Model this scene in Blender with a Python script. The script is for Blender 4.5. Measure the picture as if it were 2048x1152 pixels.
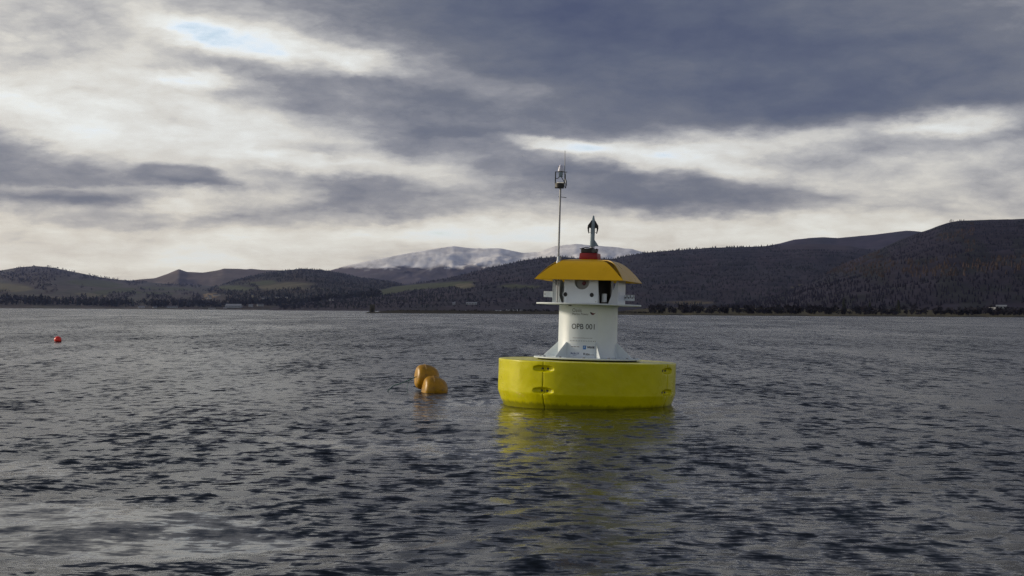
import bpy, bmesh, math, random
import numpy as np
from mathutils import Matrix, Vector

for _o in list(bpy.data.objects):
    bpy.data.objects.remove(_o)
random.seed(7)
SC = bpy.context.scene
COL = SC.collection
R = math.radians

# ------------------------------------------------------------------ camera
CAM_H = 1.545          # eye height above the water, standing in a small boat
F = 2750.0           # focal length for a 2048 px wide picture
K = F / 1774.0       # all ranges below were paced out for a 1774 px lens
ROLL = 0.0068
cam = bpy.data.cameras.new('camera')
cam.sensor_width = 36.0
cam.lens = 36.0 * F / 2048.0
cam.clip_start = 0.1
cam.clip_end = 90000.0
camo = bpy.data.objects.new('camera', cam)
COL.objects.link(camo)
camo.matrix_world = (Matrix.Translation((0, 0, CAM_H)) @ Matrix.Rotation(R(90) + math.atan(46 / F), 4, 'X')
                     @ Matrix.Rotation(ROLL, 4, 'Z'))
SC.camera = camo

# ------------------------------------------------------------------ view and light
SC.view_settings.view_transform = 'Standard'
SC.view_settings.look = 'None'
SC.view_settings.gamma = 1.0
SC.view_settings.exposure = 0.0
SC.view_settings.use_curve_mapping = False
SC.render.engine = 'CYCLES'
SC.cycles.use_denoising = True
SC.cycles.denoiser = 'OPENIMAGEDENOISE'
SC.cycles.denoising_input_passes = 'RGB_ALBEDO_NORMAL'
SC.cycles.denoising_prefilter = 'NONE'
SC.cycles.volume_bounces = 0
SC.cycles.max_bounces = 8
SC.cycles.sample_clamp_indirect = 6.0

SUN_AZ, SUN_EL = -72.0, 18.0        # degrees; azimuth is measured from the view direction, left negative
sd = Vector((math.sin(R(SUN_AZ)) * math.cos(R(SUN_EL)), math.cos(R(SUN_AZ)) * math.cos(R(SUN_EL)), math.sin(R(SUN_EL))))
sun = bpy.data.lights.new('sun', 'SUN')
sun.energy = 3.0
sun.angle = R(8)
sun.color = (1.0, 0.86, 0.66)
suno = bpy.data.objects.new('sun', sun)
suno.rotation_euler = sd.to_track_quat('Z', 'Y').to_euler()
COL.objects.link(suno)


class NT:
    """small helper for building node trees"""
    def __init__(self, tree):
        self.t = tree
        self.l = tree.links

    def n(self, kind, **kw):
        nd = self.t.nodes.new(kind)
        ins = kw.pop('ins', {})
        for k, v in kw.items():
            setattr(nd, k, v)
        for k, v in ins.items():
            self.set(nd.inputs[k], v)
        return nd

    def set(self, sock, v):
        if isinstance(v, bpy.types.NodeSocket):
            self.l.new(v, sock)
        else:
            sock.default_value = v

    def m(self, op, a, b=None, c=None, clamp=False):
        nd = self.t.nodes.new('ShaderNodeMath')
        nd.operation = op
        nd.use_clamp = clamp
        self.set(nd.inputs[0], a)
        if b is not None:
            self.set(nd.inputs[1], b)
        if c is not None:
            self.set(nd.inputs[2], c)
        return nd.outputs[0]

    def vm(self, op, a, b=None):
        nd = self.t.nodes.new('ShaderNodeVectorMath')
        nd.operation = op
        self.set(nd.inputs[0], a)
        if b is not None:
            self.set(nd.inputs['Scale' if op == 'SCALE' else 1], b)
        return nd.outputs['Value'] if op in ('LENGTH', 'DOT_PRODUCT') else nd.outputs[0]

    def noise(self, vec, scale, detail=4, rough=0.55, dist=0.0, dims='3D'):
        nd = self.n('ShaderNodeTexNoise', noise_dimensions=dims)
        if vec is not None:
            self.set(nd.inputs['Vector'], vec)
        nd.inputs['Scale'].default_value = scale
        nd.inputs['Detail'].default_value = detail
        nd.inputs['Roughness'].default_value = rough
        nd.inputs['Distortion'].default_value = dist
        return nd

    def ramp(self, fac, stops, interp='LINEAR'):
        nd = self.n('ShaderNodeValToRGB')
        nd.color_ramp.interpolation = interp
        els = nd.color_ramp.elements
        while len(els) < len(stops):
            els.new(0.5)
        for e, (p, c) in zip(els, stops):
            e.position = p
            e.color = (*c, 1) if len(c) == 3 else c
        self.set(nd.inputs[0], fac)
        return nd.outputs[0]

    def maprange(self, v, a, b, c, d, smooth=False):
        nd = self.n('ShaderNodeMapRange')
        nd.interpolation_type = 'SMOOTHSTEP' if smooth else 'LINEAR'
        self.set(nd.inputs[0], v)
        for i, x in enumerate((a, b, c, d)):
            self.set(nd.inputs[i + 1], x)
        return nd.outputs[0]

    def mixc(self, f, a, b, mode='MIX'):
        nd = self.n('ShaderNodeMix', data_type='RGBA', blend_type=mode)
        self.set(nd.inputs[0], f)
        self.set(nd.inputs[6], a)
        self.set(nd.inputs[7], b)
        return nd.outputs[2]


def s2l(*c):
    return tuple(((x / 255.0 + 0.055) / 1.055) ** 2.4 if x > 10 else x / 255.0 / 12.92 for x in c)


def azel(x, y):
    """bearing and elevation, in degrees, of a point of the 2048 x 1152 frame"""
    a = math.atan((x - 1024) / F)
    e = math.atan((622 + (x - 1024) * ROLL - y) / F * math.cos(a))
    return math.degrees(a), math.degrees(e)


# ------------------------------------------------------------------ sky: Nishita behind a broken cloud layer
world = bpy.data.worlds.new('World')
SC.world = world
world.use_nodes = True
W = NT(world.node_tree)
world.node_tree.nodes.clear()
tc = W.n('ShaderNodeTexCoord').outputs['Generated']
sep = W.n('ShaderNodeSeparateXYZ', ins={0: tc})
dx, dy, dz = sep.outputs
zc = W.m('MAXIMUM', dz, 0.0)
inv = W.m('DIVIDE', 1.0, W.m('ADD', zc, 0.13))
q = W.n('ShaderNodeCombineXYZ', ins={0: W.m('MULTIPLY', dx, inv), 1: W.m('MULTIPLY', dy, inv), 2: 0.0}).outputs[0]
az = W.m('MULTIPLY', W.m('ARCTAN2', dx, dy), 57.29578)
el = W.m('MULTIPLY', W.m('ARCSINE', zc), 57.29578)
# cloud banks are shifted about by noise so that their edges are ragged
w1 = W.vm('SUBTRACT', W.noise(q, 0.9, 3, 0.5).outputs['Color'], (0.5, 0.5, 0.5))
pe = W.n('ShaderNodeCombineXYZ', ins={0: W.m('MULTIPLY', az, 0.178), 1: W.m('MULTIPLY', el, 0.465), 2: 0.0}).outputs[0]
w2 = W.vm('SUBTRACT', W.noise(pe, 1.3, 6, 0.62).outputs['Color'], (0.5, 0.5, 0.5))
pos = W.n('ShaderNodeCombineXYZ', ins={0: az, 1: el, 2: 0.0}).outputs[0]
pos = W.vm('ADD', pos, W.vm('MULTIPLY', w1, (3.9, 0.8, 0)))
pos = W.vm('ADD', pos, W.vm('MULTIPLY', w2, (4.5, 1.5, 0)))
# x, y, rx, ry (frame pixels), slope in degrees, change of thickness, edge hardness
BANKS = [
    (1850, 20, 1250, 330, 0, .30, .2), (1350, 130, 900, 185, 5, .32, .25), (1000, -30, 950, 160, 5, .30, .1), (1500, 205, 620, 85, -2, .14, .3),
    (790, 215, 470, 105, 9, .25, .2), (890, 285, 190, 42, 6, .16, .4),
    (930, 385, 560, 66, -2, .25, .35), (1310, 378, 380, 50, 5, .24, .3), (690, 420, 300, 40, 0, .10, .3),
    (-60, 312, 390, 66, 8, .36, .5), (372, 352, 120, 28, 5, .32, .4), (90, 397, 150, 26, 0, .18, .3), (170, 432, 330, 22, 0, .10, .2), (420, 437, 260, 26, 0, .10, .2),
    (1530, 398, 300, 38, 2, .10, .3), (720, 332, 350, 24, 5, -.18, .3), (820, 132, 360, 40, 14, -.16, .2), (1800, 350, 420, 60, -4, -.06, .2), (250, 250, 420, 60, 4, -.03, .1), (1330, 300, 120, 24, 6, -.12, .2),
    (480, 82, 250, 42, 10, -.45, .1), (700, 118, 110, 30, 14, -.24, .2), (395, 152, 150, 24, 0, -.26, .1),
    (40, 205, 260, 40, 8, -.13, .1), (540, 308, 210, 32, 6, -.02, .2), (300, 258, 300, 40, 0, -.05, .2),
    (1270, 318, 260, 38, 9, -.24, .2), (1590, 272, 400, 38, -3, -.36, .1), (1930, 238, 170, 38, 0, -.36, .2),
    (1080, 292, 170, 20, 4, -.26, .3), (1180, 465, 560, 42, -2, -.05, .2), (880, 465, 300, 30, 0, -.08, .2),
    (1560, 445, 380, 40, 0, -.07, .2), (250, 120, 460, 90, 0, -.01, .2), (440, 396, 260, 26, -4, -.14, .3), (150, 375, 200, 14, 0, -.14, .3),
    (250, 490, 900, 90, 0, -.10, .2), (1300, 480, 900, 70, 0, -.08, .2), (1950, 390, 330, 90, 0, .07, .2),
]
T = None
for bx, by, rx, ry, rot, amp, hard in BANKS:
    a0, e0 = azel(bx, by)
    k = 57.29578 / F
    mp = W.n('ShaderNodeMapping', vector_type='TEXTURE', ins={
        'Vector': pos, 'Location': (a0, e0, 0), 'Rotation': (0, 0, R(-rot)), 'Scale': (rx * k * 1.15, ry * k * 1.2, 1)})
    v = W.maprange(W.vm('LENGTH', mp.outputs[0]), hard, 1.0, amp, 0.0, True)
    T = v if T is None else W.m('ADD', T, v)
f1 = W.noise(q, 1.2, 5, 0.55, 0.3).outputs['Fac']
f2 = W.noise(W.vm('ADD', pe, (13.7, 4.2, 0)), 1.1, 6, 0.60, 0.25).outputs['Fac']
f3 = W.noise(W.vm('ADD', q, (3.7, 9.2, 0)), 3.8, 4, 0.58, 0.2).outputs['Fac']
T = W.m('ADD', T, W.m('MULTIPLY_ADD', W.m('SUBTRACT', f1, 0.5), 0.48, 0.36))
T = W.m('MULTIPLY_ADD', W.m('SUBTRACT', f2, 0.5), 0.44, T)
T = W.m('MULTIPLY_ADD', W.m('SUBTRACT', f3, 0.5), 0.24, T)
# heaped, cauliflower-like relief
vo = W.n('ShaderNodeTexVoronoi', voronoi_dimensions='2D', feature='F1', ins={'Vector': W.vm('ADD', pe, W.vm('SCALE', w2, 0.55)), 'Scale': 2.6, 'Detail': 3.0, 'Roughness': 0.55, 'Lacunarity': 2.3})
T = W.m('MULTIPLY_ADD', W.m('SUBTRACT', vo.outputs['Distance'], 0.42), 0.10, T)
T = W.m('ADD', T, W.maprange(el, 8.0, 34.0, 0.0, 0.68, True))   # the deck of cloud thickens overhead
CLOUD = [(0.06, s2l(226, 234, 240)), (0.16, s2l(228, 228, 222)), (0.29, s2l(209, 205, 196)), (0.40, s2l(176, 174, 172)),
         (0.51, s2l(141, 141, 145)), (0.64, s2l(112, 115, 124)), (0.82, s2l(92, 98, 114)), (1.0, s2l(75, 82, 105))]
cc = W.ramp(W.m('MULTIPLY', T, 0.76), CLOUD)
# brighter and warmer toward the veiled sun
sdot = W.m('MAXIMUM', W.vm('DOT_PRODUCT', tc, tuple(sd)), 0.0)
glow = W.m('POWER', sdot, 3.0)
tint = W.mixc(glow, (0.96, 0.985, 1.03, 1), (1.27, 1.24, 1.17, 1))
cc = W.mixc(1.0, cc, tint, 'MULTIPLY')
# low sun-path light is redder
cc = W.mixc(W.maprange(el, 1.0, 7.5, 1.0, 0.0, True), cc, W.mixc(1.0, cc, (1.11, 1.045, 0.92, 1), 'MULTIPLY'))
cover = W.maprange(T, -0.10, 0.16, 0.0, 1.0, True)
sky = W.n('ShaderNodeTexSky', sky_type='NISHITA')
sky.sun_disc = False
sky.sun_elevation = R(SUN_EL)
sky.sun_rotation = R(SUN_AZ)
sky.altitude = 0
b_sky = W.n('ShaderNodeBackground', ins={'Color': sky.outputs[0], 'Strength': 0.15})
b_cl = W.n('ShaderNodeBackground', ins={'Color': cc, 'Strength': 1.10})
mx = W.n('ShaderNodeMixShader', ins={0: cover, 1: b_sky.outputs[0], 2: b_cl.outputs[0]})
wo = W.n('ShaderNodeOutputWorld', ins={'Surface': mx.outputs[0]})
world.cycles.sampling_method = 'MANUAL'
world.cycles.sample_map_resolution = 1024

# ------------------------------------------------------------------ helpers
def tag(o, label=None, cat=None, group=None, kind=None):
    if label:
        o['label'] = label
    if cat:
        o['category'] = cat
    if group:
        o['group'] = group
    if kind:
        o['kind'] = kind
    return o


def empty(name, loc=(0, 0, 0), rz=0.0):
    o = bpy.data.objects.new(name, None)
    o.empty_display_size = 0.2
    o.location = loc
    o.rotation_euler = (0, 0, rz)
    COL.objects.link(o)
    return o


def grid_mesh(name, V, nu, nv, wrap=False, col=None):
    """fast grid: V is (nu*nv, 3), rows of nv"""
    V = np.asarray(V, np.float32)
    i = np.arange(nu - (0 if wrap else 1))
    j = np.arange(nv - 1)
    I, J = np.meshgrid(i, j, indexing='ij')
    I2 = (I + 1) % nu
    f = np.stack([I * nv + J, I2 * nv + J, I2 * nv + J + 1, I * nv + J + 1], -1).reshape(-1, 4)
    return raw_mesh(name, V, f, col)


def raw_mesh(name, V, f, col=None, smooth=True):
    f = np.asarray(f, np.int32)
    k = f.shape[1]
    me = bpy.data.meshes.new(name)
    me.vertices.add(len(V))
    me.vertices.foreach_set('co', np.asarray(V, np.float32).ravel())
    me.loops.add(f.size)
    me.loops.foreach_set('vertex_index', f.ravel())
    me.polygons.add(len(f))
    me.polygons.foreach_set('loop_start', np.arange(0, f.size, k, dtype=np.int32))
    if col is not None:
        at = me.color_attributes.new('Col', 'FLOAT_COLOR', 'POINT')
        c = np.ones((len(V), 4), np.float32)
        c[:, :3] = col
        at.data.foreach_set('color', c.ravel())
    me.update(calc_edges=True)
    me.polygons.foreach_set('use_smooth', np.full(len(f), smooth))
    me.validate()
    return me


def link(name, me, m=None, parent=None):
    o = bpy.data.objects.new(name, me)
    COL.objects.link(o)
    if m is not None and not me.materials:
        me.materials.append(m)
    if parent is not None:
        o.parent = parent
    return o


def _hash(i, j, s):
    n = (i.astype(np.int64) * 374761393 + j.astype(np.int64) * 668265263 + s * 982451653) & 0x7fffffff
    n = ((n ^ (n >> 13)) * 1274126177) & 0x7fffffff
    return ((n ^ (n >> 16)) & 0xffff) / 65535.0


def vnoise(x, y, s=0):
    xi = np.floor(x); yi = np.floor(y)
    fx = x - xi; fy = y - yi
    fx = fx * fx * fx * (fx * (fx * 6 - 15) + 10)
    fy = fy * fy * fy * (fy * (fy * 6 - 15) + 10)
    a = _hash(xi, yi, s); b = _hash(xi + 1, yi, s); c = _hash(xi, yi + 1, s); d = _hash(xi + 1, yi + 1, s)
    return (a + (b - a) * fx) * (1 - fy) + (c + (d - c) * fx) * fy


def fbm(x, y, s=0, o=5, g=0.5):
    t = 0; a = 1.0; n = 0
    for k in range(o):
        t = t + a * vnoise(x, y, s + k * 17); n += a
        x = x * 2.03 + 3.1; y = y * 2.03 + 1.7; a *= g
    return t / n


def sstep(a, b, x):
    t = np.clip((x - a) / (b - a), 0, 1)
    return t * t * (3 - 2 * t)


# ------------------------------------------------------------------ materials
def new_mat(name):
    m = bpy.data.materials.new(name)
    m.use_nodes = True
    t = NT(m.node_tree)
    b = m.node_tree.nodes['Principled BSDF']
    return m, t, b


def paint(name, col, rough=0.35, metal=0.0, var=0.12, scale=6.0, bump=0.0, bscale=30.0, streak=0.0, dirt=(0.05, 0.045, 0.03)):
    """painted or plain surface with slight mottling, optional run-down streaks and relief"""
    m, t, b = new_mat(name)
    oc = t.n('ShaderNodeTexCoord').outputs['Object']
    nz = t.noise(oc, scale, 5, 0.6).outputs['Fac']
    c = t.mixc(t.maprange(nz, 0.3, 0.75, 0.0, 1.0), tuple(x * (1 - var) for x in col) + (1,), tuple(min(1, x * (1 + var)) for x in col) + (1,))
    if streak > 0:
        sv = t.vm('MULTIPLY', oc, (9.0, 9.0, 0.7))
        sn = t.noise(sv, 2.2, 6, 0.7).outputs['Fac']
        c = t.mixc(t.maprange(sn, 0.56, 0.78, 0.0, streak), c, dirt + (1,))
    t.set(b.inputs['Base Color'], c)
    t.set(b.inputs['Roughness'], t.maprange(nz, 0.3, 0.7, rough * 0.85, min(1, rough * 1.2)))
    b.inputs['Metallic'].default_value = metal
    if bump > 0:
        bn = t.n('ShaderNodeBump', ins={'Strength': 1.0, 'Distance': bump, 'Height': t.noise(oc, bscale, 4, 0.55).outputs['Fac']})
        t.set(b.inputs['Normal'], bn.outputs[0])
    return m


def vcol_mat(name, rough=0.95, nscale=0.02, namp=0.5):
    """terrain and foliage: colour carried per vertex, broken up by noise"""
    m, t, b = new_mat(name)
    vc = t.n('ShaderNodeVertexColor', layer_name='Col').outputs[0]
    g = t.n('ShaderNodeNewGeometry').outputs['Position']
    nz = t.noise(g, nscale, 6, 0.65).outputs['Fac']
    k = t.maprange(nz, 0.3, 0.7, 1 - namp, 1 + namp)
    c = t.vm('SCALE', vc, k)
    t.set(b.inputs['Base Color'], c)
    b.inputs['Roughness'].default_value = rough
    b.inputs['Specular IOR Level'].default_value = 0.1
    return m


# ------------------------------------------------------------------ small mesh builder
class MB:
    def __init__(self):
        self.bm = bmesh.new()

    def box(self, c, s, M=None, bev=0.0):
        r = bmesh.ops.create_cube(self.bm, size=1.0)
        vs = r['verts']
        bmesh.ops.scale(self.bm, vec=s, verts=vs)
        if bev > 0:
            es = list({e for v in vs for e in v.link_edges})
            rb = bmesh.ops.bevel(self.bm, geom=es, offset=bev, segments=2, affect='EDGES', profile=0.5)
            vs = list({v for f in rb['faces'] for v in f.verts} | {v for v in vs if v.is_valid})
        X = Matrix.Translation(c)
        if M is not None:
            X = X @ M
        bmesh.ops.transform(self.bm, matrix=X, verts=vs)
        return self

    def lathe(self, prof, segs=48, M=None, a0=0.0, a1=2 * math.pi, cap=True):
        full = abs(a1 - a0 - 2 * math.pi) < 1e-6
        n = segs if full else segs + 1
        rows = []
        for (r, z) in prof:
            if r < 1e-6:
                v = self.bm.verts.new((0, 0, z))
                rows.append([v] * n)
            else:
                rows.append([self.bm.verts.new((r * math.cos(a0 + (a1 - a0) * i / segs), r * math.sin(a0 + (a1 - a0) * i / segs), z)) for i in range(n)])
        for k in range(len(rows) - 1):
            for i in range(segs):
                j = (i + 1) % n
                q = [rows[k][i], rows[k][j], rows[k + 1][j], rows[k + 1][i]]
                u = []
                for v in q:
                    if v not in u:
                        u.append(v)
                if len(u) > 2:
                    try:
                        self.bm.faces.new(u)
                    except ValueError:
                        pass
        vs = list({v for r_ in rows for v in r_})
        if M is not None:
            bmesh.ops.transform(self.bm, matrix=M, verts=vs)
        return self

    def tube(self, pts, r, segs=10, cap=True):
        pts = [Vector(p) for p in pts]
        rs = r if isinstance(r, (list, tuple)) else [r] * len(pts)
        rings = []
        up = Vector((0.31, 0.17, 0.93)).normalized()
        for i, p in enumerate(pts):
            d = (pts[min(i + 1, len(pts) - 1)] - pts[max(i - 1, 0)]).normalized()
            a = d.cross(up)
            if a.length < 0.05:
                a = d.cross(Vector((1, 0, 0)))
            a.normalize()
            b = d.cross(a).normalized()
            rings.append([self.bm.verts.new(p + (a * math.cos(t) + b * math.sin(t)) * rs[i]) for t in [2 * math.pi * k / segs for k in range(segs)]])
        for k in range(len(rings) - 1):
            for i in range(segs):
                j = (i + 1) % segs
                self.bm.faces.new([rings[k][i], rings[k][j], rings[k + 1][j], rings[k + 1][i]])
        if cap:
            self.bm.faces.new(rings[0][::-1])
            self.bm.faces.new(rings[-1])
        return self

    def prism(self, poly, th, M=None):
        """poly: 2-D outline in the local XZ plane, thickness th along Y (centred)"""
        a = [self.bm.verts.new((x, -th / 2, z)) for x, z in poly]
        b = [self.bm.verts.new((x, th / 2, z)) for x, z in poly]
        n = len(poly)
        self.bm.faces.new(a)
        self.bm.faces.new(b[::-1])
        for i in range(n):
            j = (i + 1) % n
            self.bm.faces.new([a[j], a[i], b[i], b[j]])
        if M is not None:
            bmesh.ops.transform(self.bm, matrix=M, verts=a + b)
        return self

    def build(self, name, m, parent=None, angle=35, bevel=0.0, loc=None):
        bmesh.ops.recalc_face_normals(self.bm, faces=self.bm.faces)
        if bevel > 0:
            es = [e for e in self.bm.edges if len(e.link_faces) == 2 and e.calc_face_angle(0) > R(40)]
            bmesh.ops.bevel(self.bm, geom=es, offset=bevel, segments=2, affect='EDGES', profile=0.5)
        me = bpy.data.meshes.new(name)
        self.bm.to_mesh(me)
        self.bm.free()
        me.polygons.foreach_set('use_smooth', np.ones(len(me.polygons), bool))
        me.set_sharp_from_angle(angle=R(angle))
        me.update()
        o = link(name, me, m, parent)
        if loc is not None:
            o.location = loc
        return o


def text_mesh(body, size, bold=0.0):
    cu = bpy.data.curves.new('t', 'FONT')
    cu.body = body
    cu.size = size
    cu.align_x = 'CENTER'
    cu.align_y = 'CENTER'
    cu.resolution_u = 3
    cu.offset = bold
    o = bpy.data.objects.new('t', cu)
    COL.objects.link(o)
    dg = bpy.context.evaluated_depsgraph_get()
    dg.update()
    me = bpy.data.meshes.new_from_object(o.evaluated_get(dg))
    V = np.zeros(len(me.vertices) * 3, np.float32)
    me.vertices.foreach_get('co', V)
    bpy.data.objects.remove(o)
    bpy.data.curves.remove(cu)
    return me, V.reshape(-1, 3)

# ------------------------------------------------------------------ water
BUOY_AZ = math.atan((1173.5 - 1024) / F)
BUOY_D = 15.1 * K
BX, BY = BUOY_D * math.sin(BUOY_AZ), BUOY_D * math.cos(BUOY_AZ)


def wave_tile(L, N, bands, wind, seed):
    """random-phase sea patch, split by wavelength: list of (height, shift x, shift y)"""
    rng = np.random.default_rng(seed)
    k1 = np.fft.fftfreq(N, L / N) * 2 * np.pi
    KX, KY = np.meshgrid(k1, k1, indexing='ij')
    K = np.hypot(KX, KY); K[0, 0] = 1
    ang = np.arctan2(KY, KX) - wind
    D = np.cos(ang) ** 10 * 0.93 + 0.07
    ph = rng.normal(size=(N, N)) + 1j * rng.normal(size=(N, N))
    out = []
    for (lo, hi, slope) in bands:
        lam = 2 * np.pi / K
        m = sstep(lo * 0.8, lo * 1.1, lam) * (1 - sstep(hi * 0.9, hi * 1.25, lam))
        H = ph * np.sqrt(D) * K ** -2 * m
        H[0, 0] = 0
        h = np.fft.ifft2(H).real
        sx = np.fft.ifft2(1j * KX * H).real
        sy = np.fft.ifft2(1j * KY * H).real
        f = slope / math.sqrt((sx ** 2 + sy ** 2).mean())
        cx = np.fft.ifft2(1j * KX / K * H).real
        cy = np.fft.ifft2(1j * KY / K * H).real
        out.append(((h * f).astype(np.float32), (cx * f).astype(np.float32), (cy * f).astype(np.float32)))
    return out


def samp(t, L, x, y):
    N = t.shape[0]
    u = (x / L * N) % N; v = (y / L * N) % N
    i = u.astype(np.int32) % N; j = v.astype(np.int32) % N
    fu = (u - np.floor(u)).astype(np.float32); fv = (v - np.floor(v)).astype(np.float32)
    i2 = (i + 1) % N; j2 = (j + 1) % N
    return (t[i, j] * (1 - fu) + t[i2, j] * fu) * (1 - fv) + (t[i, j2] * (1 - fu) + t[i2, j2] * fu) * fv


def build_water():
    th = np.concatenate([np.arange(-29, 29.001, 0.055), np.arange(34, 327, 6.0)]) * math.pi / 180
    dense = np.abs(np.where(th > math.pi, th - 2 * math.pi, th)) < 0.52
    rr = np.concatenate([np.geomspace(0.3, 5.0, 16), np.exp(np.arange(math.log(5.2), math.log(1000), 0.0060)), np.geomspace(1050, 60000, 28)])
    TH, RR = np.meshgrid(th, rr, indexing='ij')
    DN = np.broadcast_to(dense[:, None], TH.shape)
    X = RR * np.sin(TH); Y = RR * np.cos(TH)
    sp = np.where(DN, RR * 0.0060, RR * 0.1)
    # gusts roughen the water in patches; the boat's own wash leaves slick, heaving patches close by
    gust = 0.85 + 0.45 * sstep(0.3, 0.72, fbm(X / 9 + 5, Y / 40, 3, 4))
    sl = fbm(X / 3.6 + 9 + 0.2 * Y, Y / 1.95 + 2, 11, 4)
    near = (1 - sstep(11.5, 20, RR))
    slick = sstep(0.44, 0.56, sl) * near * (1 - sstep(-0.2, 2.6, X))
    slick = np.maximum(slick, 0.70 * sstep(0.60, 0.72, sl) * (1 - sstep(14, 34, RR)) * (1 - 0.6 * sstep(0, 3, X)))
    db = np.hypot(X - BX, (Y - BY + 1.2))
    lee = 0.62 * (1 - sstep(1.6, 4.4, db))
    small = gust * (1 - 0.80 * slick) * (1 - lee)
    heave = 1 + 1.3 * near * (1 - sstep(-1.0, 3.0, X)) - 0.4 * lee
    A = wave_tile(15.0, 1024, [(.06, .14, .10), (.14, .30, .046), (.30, .7, .030), (.7, 1.6, .014)], R(-78), 5)
    B = wave_tile(131.0, 1024, [(2.2, 6, .011), (6, 18, .006)], R(-86), 8)
    Z = np.zeros_like(X); SX = np.zeros_like(X); SY = np.zeros_like(X)
    lod = np.zeros_like(X)
    for k, (t, L, lo, amp) in enumerate([(A[0], 15, .06, small), (A[1], 15, .14, small), (A[2], 15, .30, 0.65 * small + 0.35 * heave), (A[3], 15, 0.7, heave), (B[0], 131, 2.2, 1 + 1.6 * near), (B[1], 131, 6, 1)]):
        keep = 1 - sstep(lo * 0.28, lo * 0.62, sp)
        a = keep * amp
        xr, yr = (X * 0.97 + Y * 0.24, Y * 0.97 - X * 0.24)
        Z += samp(t[0], L, xr, yr) * a
        SX += samp(t[1], L, xr, yr) * a * 0.75
        SY += samp(t[2], L, xr, yr) * a * 0.75
        if k < 4:
            lod += (1 - keep) * (.10, .046, .030, .014)[k] * (small if k < 3 else 1)
    fade = 1 - sstep(620, 990, RR)
    Z *= fade
    V = np.stack([X + SX * fade, Y + SY * fade, Z], -1).reshape(-1, 3)
    lod = np.clip(lod / 0.25, 0, 1)
    col = np.stack([lod, np.clip(small / 1.6, 0, 1), np.zeros_like(lod)], -1).reshape(-1, 3)
    nv = len(rr)
    me = grid_mesh('water', V, len(th), nv, True, col)
    m, t, b = new_mat('sea_water')
    g = t.n('ShaderNodeNewGeometry')
    P = g.outputs['Position']
    at = t.n('ShaderNodeSeparateColor', ins={0: t.n('ShaderNodeVertexColor', layer_name='Col').outputs[0]})
    lodv, smallv = at.outputs[0], at.outputs[1]

    def slopes(scale, detail, off):
        nz = t.noise(t.vm('ADD', t.vm('MULTIPLY', P, (0.8, 1.25, 0.0)), off), scale, detail, 0.6).outputs['Color']
        return t.vm('MULTIPLY', t.vm('SUBTRACT', nz, (0.5, 0.5, 0.5)), (1, 1, 0))
    rip = t.noise(t.vm('MULTIPLY', P, (0.62, 1.5, 0.0)), 9.0, 3, 0.55, 0.4).outputs['Color']
    s1 = t.vm('SCALE', t.vm('MULTIPLY', t.vm('SUBTRACT', rip, (0.5, 0.5, 0.5)), (0.7, 1.3, 0)), t.m('MULTIPLY', smallv, 1.7))
    s2 = t.vm('SCALE', slopes(4.2, 4, (31, 5, 0)), t.m('MULTIPLY', lodv, 1.7))
    streak = t.noise(t.vm('MULTIPLY', P, (0.55, 0.085, 0.0)), 1.0, 5, 0.62).outputs['Color']
    s3 = t.vm('SCALE', t.vm('MULTIPLY', t.vm('SUBTRACT', streak, (0.5, 0.5, 0.5)), (0.5, 1.0, 0)), t.m('MULTIPLY', lodv, 1.3))
    dash = t.noise(t.vm('MULTIPLY', P, (4.5, 2.0, 0.0)), 1.0, 4, 0.6).outputs['Color']
    s4 = t.vm('SCALE', t.vm('MULTIPLY', t.vm('SUBTRACT', dash, (0.5, 0.5, 0.5)), (0.5, 1.0, 0)), t.m('MULTIPLY', lodv, 2.4))
    s3 = t.vm('ADD', s3, s4)
    N = t.vm('NORMALIZE', t.vm('ADD', g.outputs['Normal'], t.vm('ADD', s3, t.vm('ADD', s1, s2))))
    t.set(b.inputs['Normal'], N)
    b.inputs['Base Color'].default_value = (0.0030, 0.0066, 0.0100, 1)
    b.inputs['IOR'].default_value = 1.333
    t.set(b.inputs['Roughness'], t.maprange(lodv, 0, 1, 0.07, 0.27))
    o = link('water', me, m)
    tag(o, kind='structure')


build_water()

# ------------------------------------------------------------------ hills


def interp_sky(sky, x):
    s = np.array(sky, float)
    xs, ys = s[:, 0], s[:, 1]
    # smooth the polyline a little
    xx = np.linspace(xs[0], xs[-1], 900)
    yy = np.interp(xx, xs, ys)
    k = np.hanning(15); k /= k.sum()
    yp = np.convolve(np.pad(yy, 7, mode='edge'), k, 'valid')
    return np.interp(x, xx, yp)


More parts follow.
